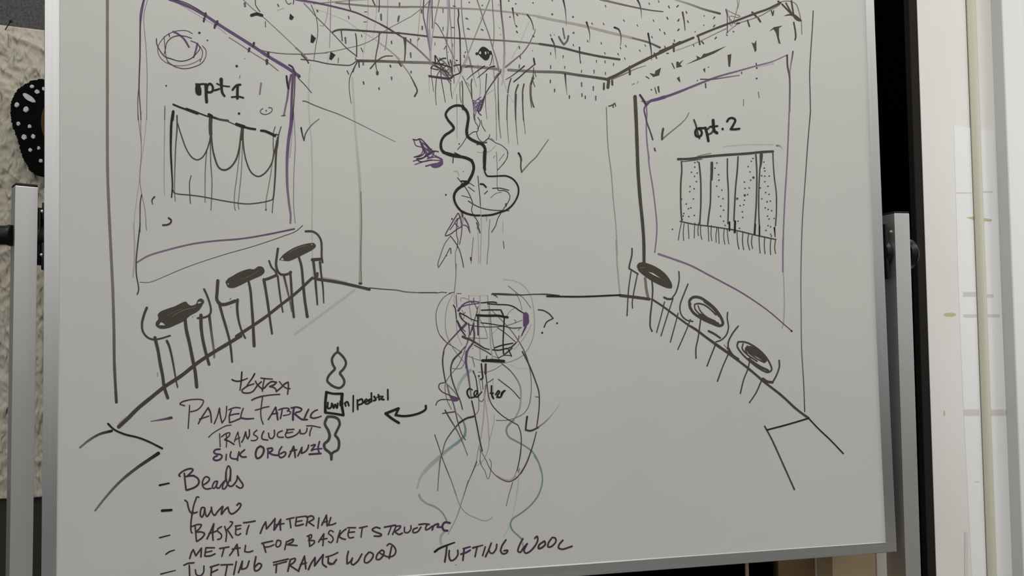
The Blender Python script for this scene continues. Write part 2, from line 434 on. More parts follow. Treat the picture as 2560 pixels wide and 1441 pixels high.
# panel
bm = bmesh.new()
ring = li[::-1] + ti[1:] + ri[1:] + bi[::-1][1:-1]
slab(bm, ring, 0.0, 0.014)
panel = link('board_panel', bm, M_board, wb)
def rail(inner, outer, m, lip=0.10):
    bm = bmesh.new()
    secs = []
    for (xi, yi), (xo, yo) in zip(inner, outer):
        i3 = P(xi, yi, 0.0); o3 = P(xo, yo, FRONT); c3 = P(xi + (xo - xi) * lip, yi + (yo - yi) * lip, FRONT)
        e3 = o3 + (c3 - o3) * 0.06
        secs.append([bm.verts.new(v) for v in (Vector((i3.x, 0.0005, i3.z)), c3, e3, Vector((o3.x, FRONT + 0.002, o3.z)), Vector((o3.x, 0.022, o3.z)), Vector((i3.x, 0.022, i3.z)))])
    fs = []
    for a, b in zip(secs, secs[1:]):
        for k in range(6):
            k2 = (k + 1) % 6
            fs.append(bm.faces.new((a[k], a[k2], b[k2], b[k])))
    fs += [bm.faces.new(secs[0]), bm.faces.new(secs[-1])]
    bmesh.ops.recalc_face_normals(bm, faces=fs)
    return link('frame_rail', bm, m, wb)
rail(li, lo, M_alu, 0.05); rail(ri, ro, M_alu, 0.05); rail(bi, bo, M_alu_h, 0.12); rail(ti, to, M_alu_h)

# posts of the stand
A = P(92, 700, 0.012); B = P(35, 700, -0.022)
u = Vector((B.x - A.x, B.y - A.y, 0)).normalized(); nrm = Vector((-u.y, u.x, 0))
if nrm.y < 0: nrm = -nrm
# turn the post until just a sliver of its outer side shows
for _k in range(80):
    B = P(35, 700, 0.012 - 0.0007 * _k)
    u = Vector((B.x - A.x, B.y - A.y, 0)).normalized(); nrm = Vector((-u.y, u.x, 0))
    if nrm.y < 0: nrm = -nrm
    _c = RM.transposed() @ (Vector((B.x + nrm.x * 0.045, B.y + nrm.y * 0.045, B.z)) - CAM)
    if W / 2 + FPX * _c.x / _c.y < 25.5: break
wl = (Vector((B.x, B.y, 0)) - Vector((A.x, A.y, 0))).length
dl = 0.045
ZL = P(63, 466, 0.0).z
ringL = [(A.x, A.y), (B.x, B.y), (B.x + nrm.x * dl, B.y + nrm.y * dl), (A.x + nrm.x * dl, A.y + nrm.y * dl)]
bm = bmesh.new(); prism(bm, ringL, 0.10, ZL, 0.0006); link('stand_post', bm, M_post, wb)
bm = bmesh.new(); prism(bm, ringL, ZL, ZL + 0.006, 0.002); link('post_cap', bm, M_cap, wb)
xr0 = P(2242, 720, -0.002).x; xr1 = P(2279, 720, -0.002).x
ZR = P(2255, 534, -0.002).z
ringR = [(xr0, -0.002), (xr1, -0.002), (xr1, 0.066), (xr0, 0.066)]
bm = bmesh.new(); prism(bm, ringR, 0.10, ZR, 0.0006); link('stand_post', bm, M_post, wb)
bm = bmesh.new(); prism(bm, ringR, ZR, ZR + 0.005, 0.002); link('post_cap', bm, M_cap, wb)
# knobs
kz = P(15, 590, 0.02).z
cxl = (ringL[1][0] + ringL[2][0]) / 2; cyl_ = (ringL[1][1] + ringL[2][1]) / 2
bm = bmesh.new(); lathe(bm, (cxl + 0.001, cyl_, kz), (-1, 0.05, 0), [(0, 0.0), (0, 0.0205), (0.006, 0.0215), (0.010, 0.0195), (0.075, 0.0195), (0.079, 0.017), (0.079, 0)], 32)
link('clamp_knob', bm, M_black, wb, True)
kz2 = P(2285, 636, 0.03).z
bm = bmesh.new(); lathe(bm, (xr1 - 0.001, 0.035, kz2), (1, 0, 0), [(0, 0), (0, 0.012), (0.008, 0.012), (0.009, 0.034), (0.013, 0.038), (0.024, 0.038), (0.029, 0.033), (0.031, 0.0)], 32)
link('clamp_knob', bm, M_black, wb, True)
# pivot brackets between frame and post
bxl0 = ringL[0][0]; bxl1 = P(109, 600, 0.01).x
bm = bmesh.new()
xm = (bxl0 + bxl1) / 2
zt_, zb_ = P(100, 505, 0.01).z, P(100, 675, 0.01).z
zc = (zt_ + zb_) / 2
box(bm, (bxl0 - 0.006, 0.018, zb_ + 0.01), (bxl0 + 0.003, 0.05, zt_ - 0.01), 0.0015)
box(bm, (bxl1 - 0.007, 0.016, zb_), (bxl1 + 0.001, 0.044, zb_ + 0.055), 0.002)
box(bm, (bxl1 - 0.007, 0.016, zt_ - 0.035), (bxl1 + 0.001, 0.044, zt_), 0.002)
lathe(bm, (bxl0 - 0.008, 0.040, zc), (1, 0, 0), [(0, 0), (0, 0.028), (0.010, 0.027), (0.014, 0.022), (bxl1 - bxl0 + 0.008, 0.020), (bxl1 - bxl0 + 0.008, 0)], 28)
link('pivot_bracket', bm, M_black, wb, True)
for z in (zt_ - 0.018, zb_ + 0.03):
    bm = bmesh.new(); lathe(bm, (xm - 0.001, 0.020, z), (0.25, -1, 0.1), [(0, 0.0036), (0.004, 0.0036), (0.006, 0.002), (0.0065, 0)], 14)
    link('bolt', bm, M_steel, wb, True)
bm = bmesh.new()
bx0 = P(2210, 640, 0.016).x; bx1 = xr0
zt_, zb_ = P(2222, 563, 0.03).z, P(2222, 700, 0.03).z
zc = P(2225, 632, 0.03).z
box(bm, (bx0 - 0.002, 0.006, zb_), (bx0 + 0.006, 0.03, zt_), 0.003)
lathe(bm, (bx0, 0.032, zc), (1, 0, 0), [(0, 0), (0, 0.030), (0.008, 0.034), (bx1 - bx0 - 0.004, 0.030), (bx1 - bx0 + 0.001, 0.026), (bx1 - bx0 + 0.001, 0)], 30)
lathe(bm, (bx0, 0.03, zt_ - 0.018), (1, 0, 0), [(0, 0), (0, 0.017), (0.010, 0.016), (0.013, 0.010), (0.013, 0)], 24)
lathe(bm, (bx0, 0.03, zb_ + 0.018), (1, 0, 0), [(0, 0), (0, 0.016), (0.012, 0.015), (0.014, 0.010), (0.014, 0)], 24)
link('pivot_bracket', bm, M_black, wb, True)
bm = bmesh.new(); lathe(bm, (bx0 + 0.012, 0.02, zt_ - 0.018), (0.5, -1, 0.2), [(0, 0.003), (0.002, 0.0025), (0.003, 0)], 12)
link('bolt', bm, M_steel, wb, True)
# feet, cross bar and castors
for rg in (ringL, ringR):
    cx = sum(p[0] for p in rg) / 4; cy = sum(p[1] for p in rg) / 4
    bm = bmesh.new(); box(bm, (cx - 0.028, cy - 0.30, 0.075), (cx + 0.028, cy + 0.07, 0.105), 0.004)
    link('stand_foot', bm, M_post, wb)
    for s in (-0.26, 0.04):
        bm = bmesh.new(); lathe(bm, (cx - 0.014, cy + s, 0.033), (1, 0, 0), [(0, 0), (0, 0.026), (0.004, 0.033), (0.024, 0.033), (0.028, 0.026), (0.028, 0)], 28)
        box(bm, (cx - 0.018, cy + s - 0.014, 0.03), (cx - 0.0145, cy + s + 0.014, 0.076)); box(bm, (cx + 0.0145, cy + s - 0.014, 0.03), (cx + 0.018, cy + s + 0.014, 0.076))
        link('castor', bm, M_black, wb, True)
bm = bmesh.new(); box(bm, (ringL[3][0], 0.018, 0.24), (ringR[0][0], 0.043, 0.29), 0.003); link('cross_bar', bm, M_post, wb)

# ---------------------------------------------------------------- marker drawings on the board
FRAMES = {'A': (300, 0, 4.8038), 'B': (300, 280, 4.8038), 'C': (300, 560, 4.7407), 'D': (180, 840, 4.7407), 'E': (600, 0, 5.5425), 'Fm': (950, 0, 5.5425),
          'G': (1300, 0, 5.1475), 'H': (1650, 0, 5.1463), 'I': (740, 150, 6.55), 'J': (1000, 120, 4.8025), 'K': (1000, 380, 4.8025), 'L': (1050, 660, 4.8027),
          'M': (1020, 880, 4.8025), 'N': (1020, 1140, 4.7864), 'O': (1500, 230, 3.2018), 'P': (1540, 600, 4.804), 'Q': (1740, 800, 3.275), 'R': (360, 920, 5.12),
          'S': (360, 1150, 4.952), 'T': (780, 860, 4.647), 'U': (820, 1280, 7.529), 'V': (680, 640, 5.12), 'W': (1030, 0, 8.0), 'X': (680, 0, 8.0), 'Y': (420, 120, 8.0067),
          'Z': (340, 700, 4.8033), 'AA': (1080, 720, 7.204), 'AB': (1060, 880, 7.205), 'AC': (1080, 1080, 9.007), 'AD': (460, 920, 10.295), 'AE': (650, 920, 10.295),
          'AF': (510, 1050, 7.7576), 'AG': (440, 1170, 11.085), 'AH': (460, 1270, 6.4), 'AI': (1060, 1330, 6.4), 'AJ': (1680, 370, 5.336), 'AK': (1060, 140, 8.533),
          'AL': (370, 1280, 8.953), 'AM': (1480, 160, 4.4138), 'AN': (1340, 0, 6.55)}
# ink colours, given as they read on a board that reads (175, 175, 169)
INK = {'K': (30, 30, 25), 'D': (62, 60, 52), 'M': (104, 101, 94), 'L': (138, 136, 129), 'F': (158, 158, 151), 'N': (58, 46, 56), 'P': (84, 64, 94), 'Q': (111, 98, 115),
       'R': (146, 137, 146), 'T': (159, 152, 156), 'B': (68, 86, 93), 'C': (128, 141, 143), 'A': (102, 122, 127), 'V': (68, 48, 75), 'E': (146, 154, 153), 'W': (173, 173, 167)}
INKLIN = {k: tuple(BOARD[i] * lin(c[i]) / lin((175, 175, 169)[i]) for i in range(3)) for k, c in INK.items()}
DARK = {k: sum(v) for k, v in INKLIN.items()}

STROKES = r'''
#drawn_wall_panel|purple marker outline of the tall wall panel on the left
=A
P 22>14 290,0 262,150 245,300 242,520 240,700 232,900 230,1100 245,1300 252,1440
N 9 280,0 245,150 240,400 238,700 230,1000 215,1200 218,1440
Q 9 330,0 295,130 285,230 295,380 312,560 322,760 326,950 322,1200 320,1440
P 34>40 590,-10 750,48 880,105 1040,195 1180,290 1320,380 1480,480 1650,590 1800,690 2000,810 2150,915
N 10 620,-10 760,22 900,90 1040,180
R 12 680,30 850,130 1000,220 1150,310 1280,410
Q>M 14 1310,450 1450,540 1600,640 1760,740 1900,850
t N 30 -8,34 1010,240 1140,318 1025,180 1165,275 1605,535 1550,600
t N 34 0,40 1780,655 1765,745
P>Q 28>24 2055,900 2030,1020 2010,1180 1985,1300 1968,1388
D 12 1942,1392 1985,1386
P 32 2082,880 2072,1000 2062,1200 2058,1440
N 14 2105,860 2100,1000 2090,1200 2072,1440
K 24 2000,915 2010,1000 2022,1060
N 22 2030,780 2070,805 2090,850
. N 36 2150,920
D 10 2140,940 2220,1020 2300,1115
=B
Q 9 215,0 235,200 255,380 255,520 240,720 240,840 260,980 300,1180 318,1420
Q 8 255,0 250,200 258,380
R 9 320,0 312,150 285,400 262,560 240,760 225,880 200,1050 175,1250 165,1440
N>D 14 262,990 245,1080 242,1200 240,1440
P>Q 46>24 2065,-10 2055,150 2030,300 2015,440 2006,600 2005,750 2010,900 2030,1100 2050,1250 2045,1335
Q 10 2085,0 2100,250 2105,400 2090,700 2085,900 2085,1100 2095,1250 2105,1335
R 14 2072,150 2060,350 2040,550
=C
R 18 162,0 172,220 172,400 165,500 155,625
N>D 16 240,0 205,300 192,450 195,600 222,780 205,835
Q 10 305,0 315,75
Q>P 22 205,455 330,382 560,310 850,240 1100,205 1450,175 1750,125 2065,60
D>M 10 2165,20 2080,90 1950,140 1600,260 1200,375 800,510 560,610 420,670 330,695 235,690
#drawn_circle|purple scribbled circle at the upper left
=A
N 13>9 438,465 440,515 470,590 540,680 610,705 730,735 850,705 920,640 960,580 945,545
D>Q 11 870,405 800,370 700,370 600,400 520,460 458,560 460,640 500,710 590,770 680,790 800,783 900,750 965,710
N 10 860,460 780,435 690,430 610,460 560,520 545,600 530,650
N 9 530,440 540,560 555,680 580,755
N 9 580,745 660,800 780,825 900,800 980,760 1030,680 1030,600 990,550
N 9 850,490 920,520 980,590 992,650 960,745
P 24 640,380 700,410 770,470 828,565
P 26>18 930,525 912,600 885,690
N 14 595,440 588,405
#drawn_bead_marks|scattered dots and short ticks inside the left panel
. K 30 955,395
. D 22 1050,485
. K 32 1402,795
. D 22 555,1030
. K 30 1430,1365
. L 20 1500,703
Q>M 22 1695,1000 1678,1130
M 12 1442,908 1436,940
D 10 1715,1305 1685,1330 1695,1360 1750,1375 1810,1350 1830,1315 1815,1295 1785,1295
. D 20 1757,1330
=B
N 20>10 415,1020 385,1060 392,1110
N 22 585,1275 615,1300 610,1330 570,1355 515,1360
#handwriting_line|black handwriting reading opt 1
=Y
f K 560,715 545,820 560,910 610,952 660,940 672,860 655,780 640,730
K 36 560,722 640,727 720,722 745,745
K 64 757,735 765,850 765,950 775,1080
K 48 775,850 795,745 840,718 880,745 900,800 885,870 830,890 790,880
K 40 890,850 960,842 1025,820
K 74>46 1065,630 1070,720 1075,830 1090,900 1130,962
K 30 980,715 1050,745 1150,765 1232,772
K 46 1450,735 1380,745 1330,790 1295,838
K 58 1395,760 1390,900 1390,1005
K 36 1275,985 1350,977 1420,975 1510,998
#drawn_curtain|black drawing of a swagged curtain on the left panel
=A
K 22 640,1255 750,1300 800,1315
K 36 800,1312 930,1360
K 16 930,1352 1060,1400 1160,1425
K 26 645,1345 635,1440
D 10 540,1275 538,1440
=B
K 36 1068,32 1100,50
D 26 1110,60 1200,90 1298,105
D 14 1300,115 1380,150 1460,170
K 40 1400,148 1440,162 1490,178
K 26 1490,180 1560,198 1625,208
K 28>36 1695,225 1740,230 1800,255 1860,285
D 16 1870,268 1900,276
K 34>16 640,-5 620,120 612,300 612,500 622,700 630,900 620,1025
D>M 20>13 685,45 685,200 670,400 662,600 655,850 655,960 665,1070
M>L 9 540,0 535,250 530,600 530,850 535,1000
D 16 690,130 730,260 800,450 870,550 930,575 990,545 1050,440 1080,330 1090,200
D 45 1090,70 1086,180 1090,265
D>M 14 1085,300 1090,600 1105,850 1093,1180
D>M 12 1078,340 1045,460 1025,700 1022,900 1022,1085
D 22 1098,200 1102,350 1130,520 1190,670 1250,698 1320,670 1390,580 1430,450 1450,300 1465,180
D 42>30 1470,185 1470,250 1470,330
M 12 1450,330 1430,550 1400,800 1375,1000 1375,1130 1385,1185
M 12 1470,350 1465,550 1455,750 1435,950 1420,1120 1430,1168
D 18 1475,250 1485,430 1520,600 1580,730 1660,775 1740,735 1820,620 1850,500 1880,370 1895,300
D 11 1865,178 1845,240 1840,380 1845,500
D 13 1935,178 1910,260 1895,400 1885,450
D 28>18 1885,350 1872,550 1865,750 1855,900 1845,1020
D 11 1845,1020 1835,1120 1828,1212
M 12 1845,480 1830,600 1810,750 1780,920 1755,1070 1752,1175
. D 22 1753,1175
D 14 638,940 645,965 680,982 850,1000 1000,1020 1150,1050 1350,1085 1520,1105 1650,1095 1780,1070 1830,1050 1845,1000
D 12 855,765 838,830 835,900 840,1000 845,1100
#check_mark|thin check mark right of the left panel
K>M 20>12 2175,190 2190,270 2210,345 / 2230,260 2300,160 2390,85
#drawn_chair|
=C
D 32>20 318,995 285,1080 262,1180 270,1270 320,1340 390,1370 480,1360 595,1325
=Z
D 40>38 228,695 265,850 290,1000 320,1150 340,1290 382,1418
D 32>18 372,735 400,800 430,920 460,1080 480,1200 500,1290
#drawn_chair|
D 26 818,112 850,180 885,280 900,360 890,410 840,445 742,460
D 42>36 780,425 782,550 800,700 840,880 878,1015
D>M 36>26 880,430 895,550 915,700 935,850 940,930
#drawn_chair|
=C
D 40 1160,675 1152,800 1150,900 1190,950 1240,955 1365,915
=Z
D 36>26 1005,300 1040,430 1090,600 1130,760 1155,985
D 36>22 1220,240 1215,330 1230,470 1265,600 1312,700
#drawn_chair|
=C
D 24 1768,440 1795,510 1840,560 1860,610
D 34 1855,608 1780,640 1710,665
D 36>26 1705,660 1730,800 1760,1000 1780,1150 1802,1300
D 26>20 1870,620 1885,750 1905,900 1930,1045
#drawn_chair|
D 30 1872,295 1860,380 1850,480 1865,550 1900,595 1960,602 2020,582
. D 40 2022,575
D>M 30>20 1940,605 1975,750 2010,900 2035,1035
D 30 2020,590 2028,700 2040,900 2060,1105
#drawn_chair|
D 26 2200,88 2280,90 2340,125 2380,190 2390,280 2390,380 2400,455
D 38 2280,425 2385,418
D 34>22 2290,425 2310,600 2325,780 2340,955
D 30>16 2370,455 2385,600 2405,750 2415,935
#drawn_table|
=Z
f D 260,420 290,385 370,350 460,320 600,262 625,290 660,310 720,290 745,240 785,225 820,258 800,300 778,340 740,380 650,430 580,490 480,540 380,580 290,585 240,550 238,515 268,470
!p W 275,545 300,510 330,522 352,548
!p W 735,278 760,262 790,268 760,285
!M 9 440,440 500,400 600,355 720,330
!M 5 380,430 460,385 560,345
D 42 590,475 605,600 640,750 680,950 710,1100 730,1285
#drawn_table|
=C
f D 1250,690 1280,650 1330,620 1420,570 1530,535 1590,538 1640,505 1690,512 1715,560 1690,600 1600,645 1520,680 1440,720 1385,745 1340,760 1280,750
!. W 16 1283,713
!M 5 1440,660 1540,620 1640,560
D 30>38 1525,685 1545,780 1560,950 1575,1150 1590,1446
#drawn_table|
f D 1885,428 1930,370 2030,300 2120,260 2240,230 2300,230 2322,262 2290,300 2210,345 2150,375 2100,400 2000,440 1940,435
!p W 1902,428 1925,402 1942,428
!. W 14 2272,246
!M 7 2000,340 2100,290 2220,255
D 30>36 2120,395 2150,500 2170,700 2190,900 2220,1100
=Z
. C 24 680,445
. C 16 705,430
t D 10 14,-12 1135,228
. C 18 1138,330
. C 16 1120,570
. C 18 260,1120
t C 18 0,40 258,1140
#drawn_room_outline|dark marker lines of the sketched room's walls and floor
=0 0 2
M 15 537,-8 537,400 538,850 545,1050 556,1280 564,1445
=0 720 2
M>D 15 564,-2 570,220 572,380 582,572
=D
D 46>42 555,1078 650,992 780,862 950,722 1100,602 1300,470 1500,312 1700,182 1900,62 2000,0
L 22 560,1040 640,965
=C
D 38>34 1380,1332 1480,1268 1580,1203 1750,1085 1900,965 2080,825 2280,640
=D
M>K 24>34 95,1325 200,1240 330,1165 470,1128
K 24 428,1042 500,1110 620,1165 780,1205 900,1250 1070,1335
=0 0 1
M>K 5>9 238,1277 265,1243 300,1205 340,1172 372,1150 396,1134
=V
D 26 515,285 575,300
D 38 590,300 800,330 1000,370 1245,428
L 26 650,282 800,308 950,342
D>M 15 1250,410 1400,425 1600,440 1700,460 1850,470 2110,472
D 10 2110,476 2170,466 2235,470
D 8 2265,477 2330,467
D 8 2365,482 2420,482
D 36 580,225 575,265
F 30 1050,440 950,520 800,630 650,740 450,890 300,1000
=I
F 34 920,290 935,500 955,900 985,1300 997,1440
F 26 240,80 215,250 210,500 215,900 240,1200 262,1440
=0 0 1
F>L 7 892,370 899,450 902,550 901,650 900,706
M 2.5 902,480 904,560 902,640 904,705
D 6 899,709 903,709
F 4 779,366 781,450 780,560 781,640 783,690
D>M 7 895,152 950,153 1000,155 1076,157
M 7 1157,165 1200,168 1245,173
M>D 7 1271,175 1340,179 1400,181 1440,187 1490,194 1522,199
=X
D 22 580,1187 850,1217 1100,1272 1400,1302 1560,1303 1640,1262 1700,1202
D 38 1215,640 1270,612 1380,592 1600,600 1900,622 2300,650 2560,662
M 40 1280,55 1500,80 2000,125 2560,142
M>L 24 830,75 1200,42 1500,15 1900,-10
=W
D 34 -5,690 300,725
D>M 34 430,740 900,765 1500,795 2000,825 2560,880
M>L 38 -5,135 500,150 1000,170 1400,190 2000,250 2560,330
=G
D 28 250,565 500,605 800,680 1050,730 1280,765
L 36 225,212 400,250 800,330 1200,430 1450,490
M>D 26 1450,490 1650,545 1800,612
M>D 30>14 1035,-8 1300,55 1530,105 1700,135 1840,150
D 38 1120,1022 1250,962 1450,852 1700,727 1900,632 2059,546
M 22>8 1180,1022 1350,950 1500,882 1620,845
=H
L>D 26>30 200,-5 400,60 550,115 770,175
D 38>30 0,665 200,580 430,485
D 28 480,462 700,372 900,297 1200,182 1400,110 1550,35
M 14 1540,60 1480,100 1420,130 1300,200 1150,255 1000,300
L>M 14 210,650 400,580 600,490 720,430 850,370
M 14 1540,30 1600,15 1690,20 1750,55 1790,160 1815,270
M 12 1820,280 1825,440
D 14 1970,140 1960,350 1940,650 1925,950 1930,1200 1935,1440
=O
D 30>26 280,38 290,250 297,450 305,650 320,850 340,1050 350,1200 352,1365
M>L 9 50,122 65,450 90,650 105,850 125,1050 140,1300
=P
L 18 0,0 15,300 45,640
M 34 350,460 365,600 385,690
D 36 50,668 200,685 400,712
D 24 430,712 550,790 700,900 850,1010 1000,1110 1200,1250 1450,1425
D 30 900,1040 960,1078
=Q
D 20 0,80 165,205 300,300 430,400 560,510 700,620 820,730 920,805
D 20 265,262 345,325
K 12 920,805 1000,890 1100,985 1205,1095
K 14 580,902 750,857 915,808
D 14 562,872 620,980 720,1200 805,1390
M>D 10 860,0 865,250 880,500 890,752
=0 0 1
D>M 3 2026,280 2020,350 2013,450 2006,550 2003,640 2002,720 2003,800
D 3 1229,736 1290,738 1350,736 1398,739
K 4.5 1367,741 1450,742 1550,738
K>M 5>2 1232,735 1244,744
=L
D 12 0,345 200,345
=I
D>M 18>9 112,675 160,678 250,720 450,800 700,890 1000,1030 1300,1180 1628,1340
=0 0 1
M 5 997,17.7 1031,17
D 4 998,82.7 1015,84.5 1031,86.5
M 2 996,58 1031,39.5
#drawn_wall_panel|purple marker outline of the tall wall panel on the right
=H
P>Q 36>14 0,1270 200,1200 400,1120 600,1040 750,985 1000,915 1250,845 1450,790 1640,705
N>Q 16 520,1020 680,1020 850,995 1020,970
T 36 1240,852 1450,815
N>M 24 1635,712 1640,850 1665,980 1670,1130 1665,1440
N>R 20 1710,662 1700,740 1685,820 1675,900 1670,980
=AM
P 26>40 600,455 640,412 720,390 800,365
N 24 528,342 560,388 590,440
Q 18 548,412 600,416 650,405
P>D 18 590,460 575,500 590,580 610,660 640,740 670,835
Q 18 600,460 605,560 600,640 600,750 610,900 630,1050
D 18 688,932 697,958
=O
Q 12 385,480 395,600 420,750 445,950 455,1080 450,1180 438,1285
=0 0 1
Q 4 1973,280 1968,400 1962,500 1958,600 1957,680
=P
L 14 2000,0 2000,250 2015,500 2020,850 2010,1000 1995,1060
Q>P 26>14 510,170 700,235 900,310 1100,415 1300,520 1500,630 1700,760 1850,870 2000,1000 2110,1095
. N 26 2108,1095
#check_mark|check mark inside the right panel
=AM
D 24 785,715 775,770 772,832
M 18>10 772,832 870,750 980,660 1040,595 1070,540
#handwriting_line|black handwriting reading opt. 2
D 22 1125,618 1150,690 1170,780 1185,822
K 26 1155,712 1138,750 1150,795 1190,800 1210,770 1200,730 1170,712 1240,708
K 30 1250,705 1270,780 1283,850
D 24 1272,722 1310,692 1340,712 1320,760 1280,780
K 34 1335,622 1340,690 1350,740 1378,762
K 22 1312,692 1383,686
. K 30 1440,718
K 26 1490,635 1510,605 1550,597 1580,620 1560,670 1530,720 / 1580,722 1625,715
D 14 185,465 210,460 225,450 235,480 / 232,455 250,432 260,465
F 16 1450,912 1700,892 2000,890
M>F 24>10 2040,902 2070,905 2105,945
. L 12 1282,575
#drawn_curtain|black drawing of a beaded curtain with fringe on the right panel
=AJ
D 34 80,150 250,145 420,120 700,95 1000,75 1200,55 1345,47
M 12 340,110 450,85 520,72
D 22 125,182 130,300 118,450 115,650 120,850 130,970
D 10 120,180 170,180 400,150
D 18 108,980 300,1020 500,1045 700,1075 850,1100 1100,1160 1385,1222
D 22 360,195 380,400 385,600 382,800 370,1010
D 38 530,200 530,300 525,420
D 22 516,440 515,600 510,750 490,900 475,1030
D 20 738,145 738,350 750,550 752,750 745,1010
D 22 880,118 870,300 850,500 835,750 825,970
D 22 1118,92 1130,300 1130,500 1120,800 1105,1020
K 26 1108,1022 1100,1150
D 46>20 1190,90 1185,200 1170,290
D 20 1170,290 1160,500 1155,750 1160,950 1165,1050
K 22 1165,1042 1165,1175
D 18 1345,55 1350,200 1365,400 1390,600 1392,850 1380,1040
K 24>12 1365,1065 1375,1188
K 24 765,990 765,1102
K 30 840,980 835,1125
D 12 125,1000 100,1120 85,1230
D 12 160,1010 150,1130 155,1235
D 12 215,1020 225,1210
D 12 303,1000 295,1200
D 12 355,1000 345,1120 352,1170
D 12 380,1030 382,1150 398,1220
D 12 480,1040 490,1245
D 12 525,1035 520,1150 530,1240
D 12 600,1060 585,1180 590,1260
D 12 618,1070 628,1275
D 12 695,1080 690,1200 705,1285
D 12 735,1090 745,1200 757,1280
D 14 865,1120 875,1260 892,1350
D 14 945,1120 940,1250 955,1358
D 14 1020,1150 1010,1250 1035,1362
D 14 1070,1160 1060,1270 1075,1343
D 14 1160,1175 1165,1300 1175,1405
D 14 1235,1200 1230,1300 1240,1412
D 14 1320,1210 1310,1320 1315,1425
D 14 1380,1225 1370,1330 1380,1408
. D 22 305,195 340,185 303,255 260,325 335,335 300,380 325,450 240,515 295,545 237,583 127,683 285,680 190,748 250,800 218,810 157,875 148,908 222,915 297,900 137,955 597,200 573,270 620,357 625,430 595,512 665,563 622,650 680,678 650,775 687,830 648,912 688,978 708,1033
. D 22 1080,140 1058,178 1015,250 1040,320 965,455 1048,430 975,540 1030,535 1008,622 965,698 955,760 908,772 938,853 943,928 880,978 900,1072 1225,188 1230,270 1238,308 1195,370 1237,377 1295,375 1237,450 1280,512 1178,533 1248,595 1293,620 1197,680 1268,718 1310,710 1243,800 1283,820 1328,837 1275,910 1295,948 1362,942 1280,1037 1315,1052 1253,1100 1315,1150 1325,1175
. D 34 1085,395 970,632 868,678
. D 22 5,1085
#drawn_chair|
=P
D 20 192,105 190,180 160,310 157,345 / 200,370 265,410
D 16 180,380 150,600 140,750 132,910
D 16 255,420 215,620 195,750 198,820
#drawn_chair|
D 18 755,382 758,480 740,570 715,640 680,690
D 26 578,692 620,710 680,708
D 15 583,745 545,900 487,1112
D 15 680,720 620,900 540,1152
#drawn_chair|
D 18 863,532 820,640 775,760 767,830 790,910 850,965 922,980
D 15 745,880 720,980 652,1228
D 15 893,955 850,1070 742,1318
#drawn_chair|
D 18 1340,872 1335,940 1350,1050 1325,1140 1260,1205 1200,1225
D 26 1112,1095 1180,1130 1250,1178
=Q
D 12 160,200 120,300 90,378
#drawn_chair|
D 14 345,52 300,110 265,180 262,225
D 20 262,230 300,290 345,322
M 8 230,205 265,250
D 12 262,285 220,380 175,503
#drawn_chair|
D 14 680,332 682,380 660,450 625,515
D 22 625,512 580,505 548,482
D 12 535,500 490,600 437,678
#drawn_table|
=P
f D 248,315 270,280 320,268 370,280 450,310 550,370 620,440 672,535 668,580 620,580 540,550 440,500 350,440 270,370
!p W 385,385 440,398 535,462 450,425
!M 8 290,335 350,335
D 20 430,480 440,600 430,750 410,950 412,1050 433,1098
#drawn_table|
D 34 890,775 880,740 920,692 1000,692 1100,752 1200,842 1268,950 1282,1010 1250,1032 1150,1000 1030,945 930,875 888,805 882,760
D 44 1010,905 1100,960 1220,1010
D 24 1060,740 1160,820 1240,920
D 20 945,775 985,765 1060,782 1130,832 1200,900
D 18 945,775 945,820 1000,890 1090,940
D 16 985,790 1010,850 1080,920 1190,975
D 18 1022,895 1010,1000 985,1180 960,1300 960,1422
#drawn_table|
=Q
D 15 345,180 400,182 480,220 560,290 610,370 618,410 590,430 520,400 430,330 370,270 337,215 345,180
D 13 385,195 378,235 420,285 500,340
f D 405,240 430,215 470,220 530,258 580,330 572,348 500,305 430,270
D 13 420,215 405,240 420,285
D 20 430,320 510,375 590,415
D 12 430,270 500,320 560,350
D 12 445,302 425,400 390,490 363,602
#drawn_ceiling_marks|black hatch strokes and blue grey dots on the sketched ceiling
=AN
t D 17 12,26 1140,103 920,390 1108,395 1440,338 1660,418 1855,62 2010,25 2180,118 2155,303 1925,340 2028,490 2107,548 1900,610 1472,757 1385,790 1345,890 1128,873 1455,960 1700,830 1790,748 2110,770 845,675 1068,710 612,740 240,580 265,5
. D 16 300,570 1610,625
. B 38 265,235 605,278 615,538
t D 18 0,34 240,880 445,930 470,1105 730,1020 745,1170 990,1005 1130,1015 1268,1057 1137,1205 232,1335
t B 24 0,46 240,1100 950,1175 745,1380
K>M 30>6 445,-8 475,130 490,270 495,420
K>M 34>6 828,365 860,470 880,570 875,690
K>M 34>12 1285,450 1350,480 1385,560 1390,680 1380,750
K>M 34>6 1660,-5 1700,80 1720,180 1730,305
K>D 32>12 1835,550 1860,680 1885,830 1892,980
K>M 30>6 255,635 295,720 315,830 325,960
K>D 24>10 712,775 715,900 725,1030
B 26 440,465 455,560 470,630
B 34 375,605 410,670 455,730 / 510,670 530,590
t D 24 0,50 1530,1110 1545,1195
D 24 1935,870 1975,955
t D 12 26,0 2155,875
=G
K>M 24>6 580,955 590,1080 605,1220
t D 18 0,34 390,1050 445,1165 635,1250 797,1225 840,1255 1075,1110
t B 22 0,46 793,1090 943,1140 975,1265
D 40 1140,1045 1130,1125
D 28 1185,1040 1188,1090
t D 30 0,60 1410,930
D 28 1975,565 1980,660
D 26 1080,1075 1078,1150
D 14 1620,985 1660,1010
p D 1665,940 1715,990 1790,970 1815,870 1740,915 1735,955
. D 22 1690,1155
D 14 1735,1130 1755,1205
p D 1765,1115 1788,1105 1798,1190 1780,1190
M 12 1440,1090 1475,1075
M 8 1508,1075 1522,1045
t D 10 8,14 2040,265 2040,388
t D 12 20,-14 2025,80
=X
t D 28 22,40 125,110
